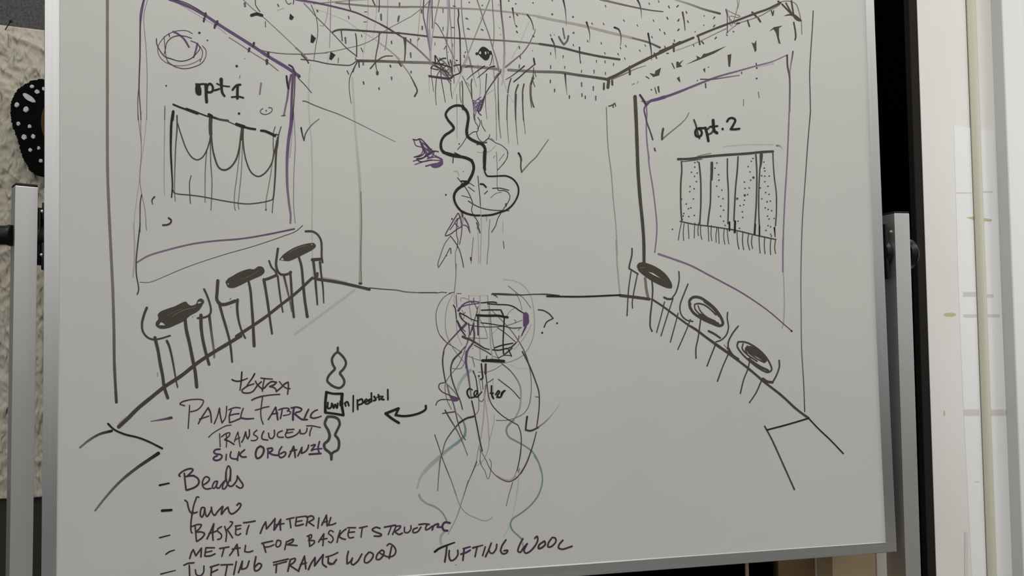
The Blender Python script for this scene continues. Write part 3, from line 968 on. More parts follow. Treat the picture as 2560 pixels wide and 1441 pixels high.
p K 362,270 440,345 398,402 345,380
p K 785,680 880,768 825,862 770,845
p K 1172,1035 1270,1100 1190,1202 1145,1180
t D 36 8,20 910,222
t D 26 10,44 1535,350
t D 16 50,0 1875,238 1865,437
t B 34 0,90 2175,340
t B 40 -16,90 2525,380
t B 40 10,110 1470,810
t M 28 -10,90 1325,1210
t D 22 8,36 1795,720
t D 20 36,80 1800,1000
t D 22 14,44 2390,855 2365,1325
t B 38 0,60 1825,1270
D 30>22 1385,625 1395,720 1405,815
D 26 1672,675 1690,800 1695,1000 1690,1130
D 28>20 2145,665 2130,850 2090,1050 2070,1200 2090,1380 2110,1440
D 30>22 1970,1370 2080,1240 2180,1160 2280,1122 2410,1120
K 24 1737,1235 1745,1345
D 22 1690,1190 1710,1220 1660,1330 1620,1440
t D 20 0,-40 1670,1170
=I
D 18>10 1000,30 940,150 885,280 870,400 880,550 905,715
t D 20 26,56 850,205
t D 26 8,36 1107,378
t D 26 4,26 1360,470 1547,105
t B 30 0,40 1565,303
t M 30 4,24 1885,200
f D 1310,190 1345,185 1355,225 1335,255 1312,235
=Fm
t B 28 4,80 17,240
t B 28 -14,70 258,260
t D 22 0,40 270,62 585,390 575,160
t D 20 4,34 425,560 160,590
t B 26 4,60 425,765
. B 28 145,915 160,1085 430,1000
D 22 330,520 345,620 350,740
D 26>18 355,525 350,700 340,845
M 18 520,560 540,540
=W
. B 38 1145,48 1405,108 2075,75
. D 34 1935,18 2420,58
t B 34 34,16 1100,375 1130,580 1405,598
. B 38 1960,340
t D 30 20,24 2105,300 2090,525 2100,640 2430,725
t B 26 0,70 620,215 620,580 205,560
t D 22 -10,24 135,775 1065,1050
t D 26 4,40 1045,1130 2165,1150 2148,955
t M 24 0,50 815,910 460,880 760,1230
. D 20 725,1045 1750,560 1770,690 1730,100 1375,355 2412,1015
t B 30 -6,60 2145,1330
K>M 36>10 2010,165 2030,300 2050,440 2068,510
K 34 2433,1170 2455,1290
=H
t D 18 10,22 115,90 95,235 340,160 360,280 60,430
t D 18 -18,20 225,80 235,260 235,385 695,230 695,335 715,490
. D 18 567,203 563,325 450,408
D 26>10 290,160 310,270 322,390
D 24 1570,55 1690,180
D 22 1620,40 1690,170
D 24 1690,12 1715,180
f D 1590,205 1650,182 1720,180 1780,220 1825,270 1790,275 1740,252 1700,205
D 22 1720,288 1740,400 1745,480 1736,512
D 26 1185,158 1240,215
D 26 1262,235 1290,278
D 26 1520,18 1545,40
D 22 1125,262 1150,338
D 18 1432,140 1448,195
D 18 1462,140 1452,198
D 24 490,465 512,570
D 20 535,532 560,560
D 24 175,565 180,660
t D 16 22,-2 98,687
t D 16 6,22 65,610 185,525 433,585
. D 22 945,408 860,452
p D 145,812 160,808 192,882 182,888
p D 208,800 235,790 245,812 305,765 258,828 285,855 210,872
p D 330,832 480,757 465,715 522,745 560,692 600,690 660,668 855,592 700,685 500,770
p D 868,708 918,695 902,860 880,858
p D 1178,545 1210,562 1238,518 1240,650 1222,672 1205,620
p D 1400,408 1465,350 1575,330 1530,362 1530,480 1550,565 1525,555 1490,420 1460,375
p D 550,892 580,875 582,938
. D 18 622,866 480,1035
p D 215,1008 250,985 262,1060 238,1042
D 18 585,1075 588,1128
t D 18 2,16 1050,940 1238,825
. D 26 1243,1010 1244,875
M 14 1265,1185 1275,1255
M 12 1075,1280 1072,1360
=A
K 36 1580,185 1640,168 1705,185
D 12 1625,-5 1630,60 1680,140
D 10 1745,260 1748,325
t B 30 4,36 1500,60
=X
D 18 270,-5 310,70 350,85 380,60
D 22 440,-5 425,80
D 22 1545,-5 1550,130 1575,200
D 28 2010,-5 2060,105
N 20 2145,-5 2145,130 2135,235
L 14 100,210 180,185 240,165
#drawn_arrow|small purple grey arrow scribble on the ceiling edge at the right
=H
N 12 845,120 860,180 865,300 865,420
Q 12 860,120 890,230 980,310 1020,295 930,360 850,435
M 11 880,140 950,175 1030,210 1000,225 900,210 905,330
N 22 990,300 1020,298
M 10 990,-5 1000,60 980,160 950,260 920,340
M 9 1020,0 1010,70 975,165
#drawn_hanging_strands|purple and grey strands hanging down the middle
=A
M 11 1478,-5 1600,110 1690,180 1900,370 2100,560 2250,700
D>M 12 1440,455 1600,570 1720,610 1900,640 2150,650 2490,635
=X
M 40>22 480,960 560,1030 660,1110
D 32 590,1095 700,1205 730,1260
M 18 0,1050 300,1080 800,1080 1200,1030 1500,965 1800,890 2050,770 2200,650
M 16 2200,655 2350,560 2560,450
M>D 22 640,70 760,190 860,310 1050,500 1300,760 1500,970 1700,1130
P>N 44>26 480,-10 700,25 900,60 1180,120 1500,200 1700,260 2000,400 2300,550 2560,720
R 50 520,0 640,25 760,55
=Fm
D>Q 24 0,332 300,510 500,660 690,840
L>M 18 0,600 200,760 330,920 420,1050 490,1200
D 26>12 480,1335 515,1265 500,1205 430,1065
D 24 255,860 295,915
=X
F>L 16 850,170 1200,300 1500,430 1700,570 1900,690 2100,820 2300,960 2560,1180
D>M 18 790,110 830,210 880,330 915,550 910,720 870,950 840,1190
R>M 18 770,50 790,110
L 20 1130,-5 1115,200 1080,400 1020,520 960,505
Q>L 22 1175,-5 1170,300 1165,600 1150,950
F 20 1130,1100 1110,1300
L>F 20 1920,-5 1920,250 1880,700 1820,1150
R>F 22 2100,-5 2080,350 2020,740
R>Q 22 2315,-5 2310,350 2290,800 2260,1000
=W
L 18 180,-5 165,150 150,350 120,700 105,980
N>Q 26>30 235,-5 225,300 260,480 290,620 330,850 360,1000
P>R 30 355,-5 330,150 310,400 305,520 330,700 355,950 368,1200
Q>R 22 370,-5 360,300 350,500 372,800 372,1000
N 20 400,-5 400,250 408,450 402,560
M>R 24 545,-5 500,200 450,450 410,700 390,900 372,1150
R 60>50 340,600 350,800 365,1000 372,1200 370,1280
M 16 0,320 150,200 280,90 350,5
D>Q 20 470,458 520,510 600,650 680,820 740,950 800,1080 850,1200
R>Q 34 705,-5 722,300 720,500 700,750 690,880
N>D 16 640,985 690,910 690,970 720,1250 735,1300
Q>R 28 740,-5 760,350 780,550 790,800 805,1050 820,1440
M 18 855,-5 850,400 850,800 845,1200 855,1440
K 26 925,190 935,300 920,400 940,550 955,700 965,1000 970,1440
Q>M 24 985,-5 1000,300 1040,650 1080,850 1115,1060
Q 30 1140,1150 1180,1300 1210,1440
M>L 26 1555,-5 1470,200 1400,380 1250,750 1110,1100 1020,1300 980,1440
M>Q 28 1300,-5 1380,230 1430,400 1540,700 1620,980 1690,1200 1740,1440
D>M 16 1605,-5 1620,250 1640,550 1635,800 1615,950
N>R 36>44 1770,-5 1785,250 1820,550 1840,800 1848,1100 1830,1440
L 8 2345,430 2250,650 2150,880 1990,1170
K>D 28>14 2305,295 2370,380 2410,480 2430,590
D>Q 14>36 2460,580 2455,640 2400,760 2330,900 2200,1070 2080,1170 1880,1330
D 26>14 1612,1110 1580,1260 1555,1310
D 20 820,120 870,125
D 20 790,550 845,552
=AK
D 30 890,242 960,215 1040,225
K>D 26>14 1290,215 1150,310 1000,420 915,500
K>D 28>14 1510,220 1420,235 1280,350 1140,465
K>D 28>12 2140,212 2000,330 1850,440 1740,505
D>K 26 2340,195 2150,350 2050,440 1915,550
Q>L 34>18 965,45 1010,250 1070,480 1120,660
M 13 1150,180 1155,290 1190,480 1200,650 1190,880
D>M 28>12 1335,385 1320,600 1310,800 1310,950 1320,1150 1345,1345
M 16 1480,50 1490,350 1510,700 1530,1000 1540,1365
D 18 1585,460 1580,700 1590,1000 1600,1365
M>N 36 1640,290 1630,350
D>M 26 1590,370 1500,470
D>N 26 1620,370 1500,520 1340,760 1250,960 1205,1160
L 14 1490,720 1330,830
M 24 820,430 900,590 1000,820 1040,960
M 14 890,560 940,590 965,640
R>F 34>20 1520,-5 1600,260 1680,480 1790,790 1910,990
R 42>26 1705,-5 1700,300 1680,520 1660,620
Q 40>26 1740,240 1900,110 2030,0
L>F 36>20 950,0 840,250 720,560 600,830
D 28 1855,480 1810,640 1790,785
D 24>18 1780,850 1770,1100 1765,1365
D 36>26 2008,615 1960,750 1945,1000 1955,1365
D 34>24 2132,600 2105,750 2105,1000 2120,1365
D 20 2340,250 2330,400 2270,600 2260,800 2280,1000 2295,1100
D 34 2330,430 2290,600
M>D 34 2285,620 2285,850 2310,1000 2342,1090
D 20 2300,470 2330,560 2365,655
D 18 2350,470 2300,550
D 18 2362,345 2390,440
D 18>12 165,230 150,350 170,500 205,760
D 22>14 330,320 280,420 255,580 245,800 250,930 265,1045
D 24>16 350,240 360,400 380,560 420,780 455,985
D 22>14 570,580 570,700 600,910
D 16 640,420 640,580
D 16 770,560 765,750 775,900 795,1000
D 26 810,540 825,700 825,900 830,1060
D 28 1022,495 1005,600 1015,750 1020,900
L>F 20 110,450 110,600 118,790
=J
D>M 13>8 1292,560 1285,800 1290,950 1305,1140
D>M 18>9 1395,560 1390,850 1400,1000 1415,1160
D>M 16>9 1475,560 1475,750 1490,900 1505,1030
M 8 1145,560 1155,800 1160,1110
D>M 11 1180,560 1180,750 1195,950 1210,1080
M>L 8 680,560 685,800 685,1100
#drawn_hanging_basket|dark scribbled basket under the ceiling in the middle
=AK
N 46 110,428 250,450 400,470 520,480 590,460 618,420
K 32 235,-5 240,150
N 28 180,130 300,170 420,165
N>K 28 640,212 700,192 775,198 790,290 760,360 650,410
K 20 180,270 300,295
K 26 330,90 400,52 465,50
K 26 685,95 708,95
K 18 340,80 270,150
D 20 470,215 400,265
D 18 520,290 450,330
M 20 460,340 530,345
N>D 26 250,0 350,180 450,350 520,450 575,540
M 40 330,50 450,150 550,300 600,400
Q 50 180,170 290,240 400,370 490,440
M 26 600,100 590,300 580,440
D 26 350,240 360,290
N 24 200,200 330,260 470,330 560,420
D 20 180,130 300,230 420,330 520,420
K 22 250,155 330,170 420,200 520,220 600,260
M 26 300,180 420,260 540,360
N 22 560,80 590,200 600,330
D 18 520,120 560,240 620,400
N>Q 30 510,500 550,580
Q 22 660,130 720,260 770,370
K 30 175,215 150,260
#drawn_purple_knot|tight purple scribble where the strands meet
P 16 1040,940 1100,960 1170,900 1220,880 / 1100,960 1060,1060 1060,1150 1080,1290 1130,1130 1180,1040 1130,990 1080,1060 1150,1100 1250,920
P 18 1270,910 1180,1050 1150,1150 1190,1180 1280,930
P>N 22 1300,870 1220,1130 1170,1190
N 22 1130,1150 1180,1230 1220,1265
P 30>20 1040,950 1060,1100 1070,1250 1090,1365
Q 16 1100,960 1150,1080 1190,1010
P 18 1060,1000 1150,930 1210,960 1130,1060 1090,1180
P 18 1160,1000 1220,940 1240,1000 1170,1100 1160,1200 1210,1120
Q 22 1080,1000 1180,1060
P 18 1070,1120 1130,1060 1200,1090 1150,1170
#drawn_eye|small black drawn eye on the ceiling line
=W
f K 1310,1060 1370,960 1430,935 1500,970 1560,1040 1560,1100 1520,1190 1460,1205 1400,1160 1330,1090
. K 58 1295,1075
K 44 1570,1035 1585,1080
!f W 1335,1070 1365,1025 1382,1060 1370,1090
!f W 1452,1050 1475,1030 1488,1075 1470,1098
!p W 1512,1028 1535,1060 1522,1080
#drawn_sculpture|bold black wavy outline of a hanging gourd sculpture
=J
K 28>36 760,700 700,690 640,700 580,740 548,800 580,870 630,930 645,970 600,1010 540,1050 500,1110 490,1180 505,1230 560,1270 640,1295 720,1305
K 36 755,712 800,760 820,830 810,920 800,1000 812,1060 850,1095 920,1130 990,1160 1020,1210 1020,1300 1012,1440
K 18 755,690 752,735
=K
K 36 520,5 640,38 720,55 800,75 860,110 885,180 870,260 830,340
K 14 655,10 750,55 870,95
K 46 812,365 745,405
K 18 735,350 800,352
K 36>26 740,410 680,460 650,520 655,590 690,660 722,698
K 28>22 735,710 800,740 900,762 958,762
K 24>20 985,765 1100,755 1200,725 1290,690 1370,610 1420,500 1415,410 1360,330 1280,290 1200,288 1100,293 1045,287 1017,240
K 34 1017,215 1010,100 1014,-5
D 12 935,290 945,400 960,550 965,650
L 10 965,650 975,800 975,950 965,1340
D 14 820,590 900,640 1000,680 1120,700 1308,705
D 12 690,310 740,370 800,450 850,550 872,620 860,700 890,770 930,830 950,880
D 16 920,850 945,920 960,972
M 10 925,900 930,930 945,890
D 10 830,370 890,410
D 10 820,420 895,475
D 9 740,525 840,550
K 22 965,385 1000,390 1033,423
D 14 1050,470 1015,505
D 14 1110,437 1200,435 1305,460
M 10 1090,550 1150,500 1215,485
D 12 1170,440 1180,460 1250,465 1300,490 1320,540 1300,600 1260,660 1220,720 1170,810 1150,880 1100,965
D 22 1272,625 1272,650
M 9 1158,0 1168,250 1165,400 1172,440
L 12 650,240 680,230 710,290
D 14 640,40 635,130
D 10 1290,0 1290,60 1240,140 1170,220
M 9 1250,25 1190,105
=J
D 11 935,835 960,880 955,930 930,970
D 11 885,790 890,850 910,900 940,950 930,1000 880,1010 830,1045
D 10 975,870 985,930 1025,1000
D 10 800,1070 750,1150 692,1220
D 11 920,1010 930,1060 960,1110 1000,1130 1075,1060 1073,1040
D 10 1000,1138 1060,1090 1150,1140 1220,1170 1290,1240 1290,1300 1250,1380 1200,1435
M 8 1090,1085 1130,1110
L 9 930,1250 1000,1260 1080,1240 1150,1170
M 9 1140,1295 1120,1320
D 18 925,1160 980,1145 1040,1135
. D 20 710,1153
=K
. D 14 760,235
. K 22 550,515 625,805
#drawn_purple_cone|purple cone scribble under the gourd sculpture
N 12 695,735 620,860 545,1005 600,990 680,930 740,890 730,820 705,740
P 12 690,800 640,880 600,935
P 14 725,780 660,850 700,900
R 40 740,720 745,800 740,880
P 22>14 775,795 820,880 840,972
P 14 758,878 800,890 840,965
N 10 745,900 735,1000 715,1110
N 10 690,800 680,900 680,1000 695,1060 685,1150
D 20 745,720 752,780
D 12 605,1008 660,1080 710,1170 740,1270 763,1385
M>D 12 605,1010 540,1100 490,1230 455,1350 462,1390 / 520,1300 560,1230 605,1155 612,1220
. D 20 558,1245
M 10 880,1030 865,1200 852,1335
K 18 850,1270 853,1300
R 10 935,900 940,1100 945,1340
M 10 1080,810 1068,950 1065,1100 1050,1250 1045,1345
M 10 690,1150 668,1200 665,1300 672,1440
D 10 1240,1072 1250,1158
L 8 1235,830 1235,980
M 8 1040,775 1038,830
#check_mark|long check mark right of the gourd sculpture
D 20>18 1420,15 1450,60 1450,180 1460,240
=J
K>D 24 1425,1265 1450,1315 1455,1350
=0 0 1
M 4>2.6 1304,431 1325,407 1339,394 1357,369 1371,349
#drawn_arrow|purple scribbled arrow left of the gourd sculpture
=J
N 14 155,1098 200,1105 240,1090 300,1140 370,1220
P 14 165,1100 190,1170 270,1200 260,1270 175,1310
N 14 200,1330 270,1320 400,1240 460,1245
P 14 400,1280 510,1345 340,1350 180,1400
P 14 160,1360 300,1310 380,1210
P 18 230,1100 270,1160 330,1290
P 18 300,1210 320,1300 380,1310 410,1240
N 14 205,1340 240,1365 380,1345
P 20 310,1420 400,1395 500,1385
f P 360,1402 430,1388 510,1350 516,1395 460,1436 390,1436
P 20 270,1180 360,1250 330,1210 380,1270
P 18 240,1130 300,1160 350,1220 400,1260
P 20 290,1220 350,1280 390,1230 300,1300
N 14 170,1310 240,1300 290,1260 250,1150
Q 22 260,1150 300,1240 340,1300
P 16 330,1330 430,1310 500,1340
#drawn_basket|dark purple scribbled basket and stool in the lower middle
=L
M>D 10 400,340 300,390 230,480 195,580 195,700 230,840 290,920
D>M 14>9 250,870 320,945 390,990 480,1050
L>M 10 390,370 330,500 305,650 310,800 350,930 430,1060 530,1180
F>M 16>9 1000,185 1150,210 1250,270 1330,390 1360,520 1375,700 1360,870 1300,1020 1220,1110 1100,1170 1000,1190 850,1180 720,1160 580,1110
M 10 1060,265 1150,340 1250,420 1330,530
M 8 1140,330 1200,450 1225,560
M 9 700,1300 800,1300 900,1265 980,1215
F 8 1080,1210 1200,1260 1290,1250
M 11 435,0 430,150 415,330
D 12 870,355 1000,358 1250,372 1500,362 1640,375
D 14>4 870,355 905,370 930,402
F 10 600,385 800,378
=AA
P 22 540,340 620,312 700,298 850,278
P 32>22 490,390 560,302 660,252 760,245 850,258
K 24 885,268 900,267
K 24 920,267 1050,256 1130,258 1162,270
K 22 1000,286 1200,300 1380,310 1490,350 1560,400 1640,450
f P 1640,450 1700,440 1740,490 1745,560 1750,620 1700,690 1650,700 1640,600
P>N 40>18 1690,690 1640,800 1610,870
N>Q 16 1570,860 1540,960 1510,990
N 24 1510,990 1430,1065 1380,1082
N 26 1440,1085 1330,1180 1295,1200
K 20 1370,1095 1400,1160 1432,1232
D 20 1430,1222 1300,1217 1200,1262
P 46 500,370 475,410
K 22>16 500,450 620,510 700,560 820,600
D 12 570,465 600,445
N 22 490,460 520,540 590,610 632,640
D 18 650,660 780,690 1000,705 1150,702 1300,690
M 16 1300,690 1450,650 1620,585
K>D 18 880,630 1000,640 1150,665 1300,690 1450,725 1610,715
D 10 1480,575 1515,600 1490,630
D 10 1590,720 1550,770
N 26 450,590 500,710 550,790 600,860
N 18 470,640 530,760 590,850
D 46>26 555,880 620,912 700,940 850,1030 950,1090 1030,1110
K 24 1090,1115 1200,1122 1350,1088
K 24 1120,1082 1250,1037 1455,997
D 22 760,1030 850,1080 1000,1160 1060,1202
M 14 1100,1230 1200,1270
K 36 800,490 860,495
K 44 870,497 1000,502 1200,502 1300,522 1360,530
K 24 890,402 1050,396 1220,396
K 28 1240,400 1282,490
K 30>22 825,500 828,560 825,650 830,850
K 26 1300,550 1290,750 1280,950 1285,1180
K 40 910,1305 1100,1300 1285,1315
N 16 990,1225 975,1290
M 16 660,900 870,910 990,915
L 22 665,140 670,300 690,450 712,600
R>L 26 865,150 855,500 850,800 860,1050 870,1300
L 24 1000,140 1015,350 1040,700 1055,1000 1095,1340
M>D 14 1030,280 1060,600 1080,850 1110,1050 1160,1200 1250,1350
D 16 830,335 790,500 740,650 690,850
M 12 810,400 880,600 960,740 1000,900
M>D 14>22 1060,390 1200,530 1400,740 1560,960 1680,1180 1760,1430
D 16 1180,720 1300,800 1500,970
M 10 1490,360 1400,430 1350,500
L 8 1250,660 1090,830
L 14 1790,660 1700,830 1580,1000 1480,1110
M 9 515,240 520,190 560,180 650,210
D 14 755,180 750,230 770,290 810,380
N 14 435,130 440,250 450,350
K>D 22 385,310 415,360 430,450 440,560
M>L 12 430,450 440,650 460,850 500,950 540,1030
R 16 410,0 400,200 405,290
. D 20 732,1095
P 34>20 620,630 500,760 400,870 290,990 230,1080 200,1200 195,1440
P 18 632,650 520,770
N 14 460,590 520,700 600,790
Q 14 500,450 560,560 580,520 540,400
P 20 690,240 720,270 760,245
N 16 760,640 720,760
Q 18 1340,1110 1450,1050 1540,970
R 16 1560,930 1640,820 1700,720
P 18 1700,520 1735,600 1690,660
P 40>34 740,690 762,850 742,980 660,1100 620,1200 615,1440
N>Q 24 660,640 672,800 650,950 600,1080
D>M 22 600,1060 480,1190 380,1290 340,1400
M 14 600,1060 570,1180 520,1320 440,1440
Q 16 740,650 690,800 640,950 590,1120 570,1200
R 26 665,860 640,960
#question_mark|question mark beside the scribbled basket
=L
D 18 1420,552 1480,560 1550,600 1598,655 / 1520,700 1490,760
. K 24 1645,712
. K 26 1467,828
#drawn_figure_lines|purple black and pale blue looping lines under the basket
=M
D 18 430,0 415,100 425,220 450,360
D 22>14 640,0 560,80 520,160 515,260 540,370 590,500 630,600 655,692
P>M 34>18 705,0 695,120 720,260 745,440 760,560
N>D 18 765,590 790,700 830,900 860,1060 890,1190
M 12 670,20 600,170 500,290 450,380 445,460 470,580 520,690
M 11 680,130 640,195 590,205 530,200
D 14 440,370 380,385 370,430 410,480 470,510 520,530
Q>D 22>12 470,400 500,520 540,610 570,720 600,850 650,1000 690,1060
f P 505,522 560,535 612,560 600,588 530,592
M 14 460,380 540,460 600,540
D 14 335,642 350,602 400,575 480,575 510,580
D 16 415,740 560,720
D>M 20>12 445,702 500,800 590,950 660,1100 715,1242
N 24 790,775 700,800 620,850
D>M 18>11 620,850 520,970 450,1080 410,1220 380,1330 375,1440
M 12 790,770 840,720 850,620 830,400 790,230
C>E 36 750,222 680,290 620,380 590,460
M>A 10>34 590,740 660,830 690,930 680,1010
A>E 34>44 680,1010 620,1070 500,1160 380,1260 260,1370 200,1440
D>C 14>22 1130,145 1220,220 1300,320 1350,430 1355,550
C 24 1355,550 1340,680 1290,790
A 26>18 1270,820 1200,890 1180,950 1210,1020 1290,1070 1400,1130 1490,1200 1560,1310 1600,1440
D 20>15 1375,0 1450,150 1530,350 1570,480 1575,650 1560,800 1545,900
M 12 1400,30 1460,200 1480,380 1475,520 1450,650 1390,740 1300,790 1200,820 1060,825
D 14 935,270 950,400 970,540 1010,640 1100,740 1180,800 1320,880 / 1350,960 1360,1080 1340,1280 1310,1430
D 13 1085,330 1150,380 1250,460 1340,560
D 10 955,370 990,350 1025,325
Q>R 26 935,400 915,560
R 16 920,560 900,850 870,1060
R 13 925,560 960,850 975,1050
L 8 1035,760 1030,850 980,1060
L 8 1020,340 1025,560
R 10 955,520 965,600
K 20 880,145 890,250 895,318 872,330
N 28 932,150 930,260
P 14 930,260 950,400
. K 24 850,290
K 36 895,105 1000,105 1150,112
D 14 945,55 935,110
D 16 780,230 810,300 830,420 840,520
M 13 770,60 800,180
D 9 840,500 850,570 880,600 910,570
M 8 850,300 870,430 880,480
D 10 890,330 900,450
=AC
D 18 1040,0 1080,220 1122,428
M>N 20>26 1100,430 1200,610 1320,850 1450,995 1600,1090 1740,1125 1880,1060 2000,930
N 34>22 2000,930 2110,740 2220,460 2300,200 2350,0
R 44>60 1480,1000 1600,1075 1750,1100 1880,1020
M 14 1050,350 1020,520 1000,660
N 26>18 1005,670 960,790 880,980
D>M 18 880,980 800,1180 720,1430
M>L 14 1290,170 1270,370 1200,560 1110,690 970,790
L 16 1275,0 1290,170
D 13 1090,400 1090,700 1130,790 1190,880 1240,1040 1270,1060 1290,1020 1330,820 1330,680 1290,615
D>M 24>16 62,72 150,330 220,550 330,860 450,1150 540,1430
D>M 20 225,500 180,680 150,1000 130,1320
M 15 2010,350 2000,500 1940,780 1860,1000
D>M 16 640,140 690,230 790,500
M>L 16 1820,1140 1780,1280 1720,1430
R 12 1950,1030 1930,1250 1900,1430
Q 26 1970,830 1945,920
R 30 1060,300 1080,420
=N
M>L 13>10 395,0 480,200 560,420 625,600 700,690 800,740 920,780 980,760 1010,735
D>M 13 860,60 875,100
M>L 12 720,300 640,560 580,740 480,940
M 11 1250,320 1210,460 1175,600
T 9 1325,270 1300,480 1250,720 1200,870 1145,970
C>A 26>18 132,470 150,510 220,570 320,610 400,670 440,730 465,785
C>E 30 435,912 395,960 388,1010 400,1065
A 18>22 1510,0 1570,100 1605,230 1605,330 1560,470 1470,590 1350,690 1250,760 1225,820 1250,890 1310,950 1370,1005
C 24 1370,1040 1385,1110
E 48>22 380,20 250,140 150,260 110,390
M 12 395,0 370,200 355,420
#handwriting_line|black handwriting reading center
=AB
K 32 820,660 785,690 780,760 820,830
K 24 870,685 845,670
K 28 850,825 910,810 950,750 960,700 920,710 900,770 940,815 980,800
K 24 985,790 1040,720
K 34 1215,615 1215,720 1225,790 1250,840
K 26 1190,745 1250,745
K 32 1290,770 1340,700 1360,720 1320,800 1370,820 1420,740 1441,700
=M
K 20 1065,545 1110,545 1125,490 1165,467
#check_mark|check mark right of the word center
K>D 22 1430,778 1420,850 1412,938 / 1470,948 1560,910
Q>F 22>8 1560,910 1650,840 1740,740 1828,628
D 10 1530,540 1570,545
#handwriting_line|dark purple handwriting reading extra with a plus sign
=AD
K 42>28 1240,302 1290,330 1380,345 1480,330 1560,300 1635,270
K>N 44>34 1490,108 1480,250 1465,420 1440,575
K>N 42>34 1820,150 1760,260 1680,370 1625,450
V 44 1795,415 1730,435 1640,462
N 40 1640,462 1550,525 1490,580 1510,630 1600,650 1700,640 1780,600 1850,510 1900,440 1990,360
N 40 1840,345 1880,420 1960,500 2030,550
=AE
N 36 25,262 150,278 322,290
N 36 110,300 80,450 62,605
N 44 55,555 130,500 200,420 300,355 425,372
N 44 420,375 370,430 250,480
N 42 250,482 340,500 400,540 420,612
N 44 420,610 540,510 640,410 715,372
N 40 730,372 730,500 712,675
N 34 500,352 560,430 640,500 700,530 775,535
#handwriting_line|dark purple handwriting reading panel fabric
=R
N 18 520,485 460,462 500,430 560,415
V>Q 38>14 350,640 250,660 90,685
=AD
N 34 -30,870 100,832 250,812 430,815 500,840 480,930 400,1040 300,1100 170,1130
=R
N 17 585,480 575,640 566,775
=AD
N 38 370,1440 450,1290 560,1120 620,1025
N 50>38 622,1030 680,1150 708,1405
N 34 400,1320 500,1290 640,1240
N 36 780,1440 860,1240 912,1035
N 40 915,1040 930,1200 980,1415
N 34 985,1410 1060,1300 1090,1150 1100,992
N 36 1152,1080 1250,1040 1350,1020 1448,1035
N 40 1220,1090 1170,1220 1172,1390
V 44 1165,1228 1300,1195 1415,1182
V 44 1172,1415 1300,1370 1435,1312
N 36 1528,1045 1490,1140 1460,1260
V 56>40 1462,1290 1600,1315 1795,1305
N 40 1745,832 1850,780 2059,720
=AE
N 36 0,740 250,702 508,682
N 34 65,760 40,950 20,1150 40,1330 85,1450
N 34 -120,1090 0,1058 100,1022 232,997
N 40 215,1332 300,1190 395,1022
V 54 402,1020 430,1150 458,1335
N 40 300,1192 458,1167
N 38 482,1082 600,1042 720,1042 755,1072 705,1108
V 36 700,1112 785,1132 768,1190 600,1232
V 44 572,1075 550,1200 525,1305
N 44 802,1032 950,1012 1075,1062 1045,1112 920,1152
V 58 872,1045 850,1200 850,1340
V 54 890,1185 980,1260 1080,1328 1215,1335
N 46 1250,1070 1190,1190 1135,1325
N>V 40>52 1478,1082 1390,1122 1312,1210 1302,1268
V>N 52>38 1302,1272 1370,1298 1480,1280 1575,1247
#handwriting_line|dark purple handwriting reading translucent
=AF
D 24 92,340 150,280 300,182 430,117 530,102
N 24 305,272 310,400 315,525
N 26 342,328 420,270 500,252 490,310 402,380
N 24 430,262 440,400 432,528
K 28 410,392 480,412 585,478
N 24 590,430 620,330 660,235 / 680,380 700,518
N 24 602,390 700,342
N 30 732,435 770,360 808,235 / 830,340 850,370 / 880,300 880,192
N 26 1028,202 980,240 962,282 1010,312 1045,350 1000,398 915,402
N 30 1160,222 1125,300 1130,368 1238,393
N 30 1252,260 1270,345 1320,365 1365,300 1365,202
N 28 1520,212 1440,250 1422,310 1460,338 1540,338
N 28 1605,190 1745,185
N 26 1600,258 1720,237
N 30 1620,205 1580,290 1600,340 1700,330 1790,290
N 28 1790,290 1840,240 1862,192 / 1870,268 / 1950,265 1990,220 2000,162
N 26 1990,117 2100,117 2258,150
N 26 2090,152 2060,230 2050,308
#handwriting_line|dark purple handwriting reading silk organza
V 38 308,570 230,580 190,622 220,658 330,680 350,712 310,770 220,788 182,758 205,722 255,702
N 30 435,672 425,782
N>V 34 525,622 508,690 522,738 600,762 640,755
N 32 680,622 660,700 650,788
N 34 788,582 720,640 692,680 / 740,720 818,720
N 40 1090,512 1030,560 1002,680 1030,748 1100,720 1158,620 1150,542 1095,512
V 34 1240,562 1240,650 1237,738
V 40 1232,562 1320,552 1328,590 1252,640
V 40 1262,642 1340,680 1425,690
N 32 1508,522 1462,600 1452,690 1482,733 1550,710 1588,645 1560,622 1482,660
N 36 1645,718 1690,620 1738,515 / 1760,620 1770,728
N 30 1670,612 1798,582
N 34 1822,698 1860,620 1900,535 / 1890,650 / 1960,620 2010,560 2030,492
V 34 2082,502 2158,482 2085,588
V 32 2082,600 2150,572 2285,560
V 36 2240,425 2212,560 2240,655
V 42 2045,670 2150,662 2265,655
#handwriting_line|dark handwriting reading beads
=S
K 26>22 195,315 310,290
=AG
N 50 112,235 82,208 120,150 220,80 350,30 450,30 472,60 420,130 340,200
N 50 232,155 250,350 280,605
V 60 282,242 400,222 500,222
N 52>56 500,225 600,290 640,380 600,480 480,560 300,620
N 46 742,478 850,420 930,320 890,260 820,250 760,320 732,420 760,540 850,588 968,570
V 48 1140,372 1080,382 1020,480 1012,560 1060,568 1130,470 1150,382 / 1120,500 1150,568 1210,556
V 48 1210,550 1270,450 1378,332 / 1300,480 1292,580 1340,588 1430,460 1500,250 1512,50
N 48 1392,100 1392,300 1430,450 1500,512 1570,500 / 1640,420 1690,330 1700,225 / 1780,350 1858,480 1830,548 1760,558 1672,500
=S
N 20 1010,260 1018,140 1045,75 1070,110 1070,260
#handwriting_line|dark handwriting reading yarn
=S
K 34 225,630 340,622
=AG
N 48 250,900 310,950 340,1080 380,1200 440,1260 520,1250 588,1228
N 44 635,818 580,805 550,880 500,1020 460,1200 440,1290 430,1440
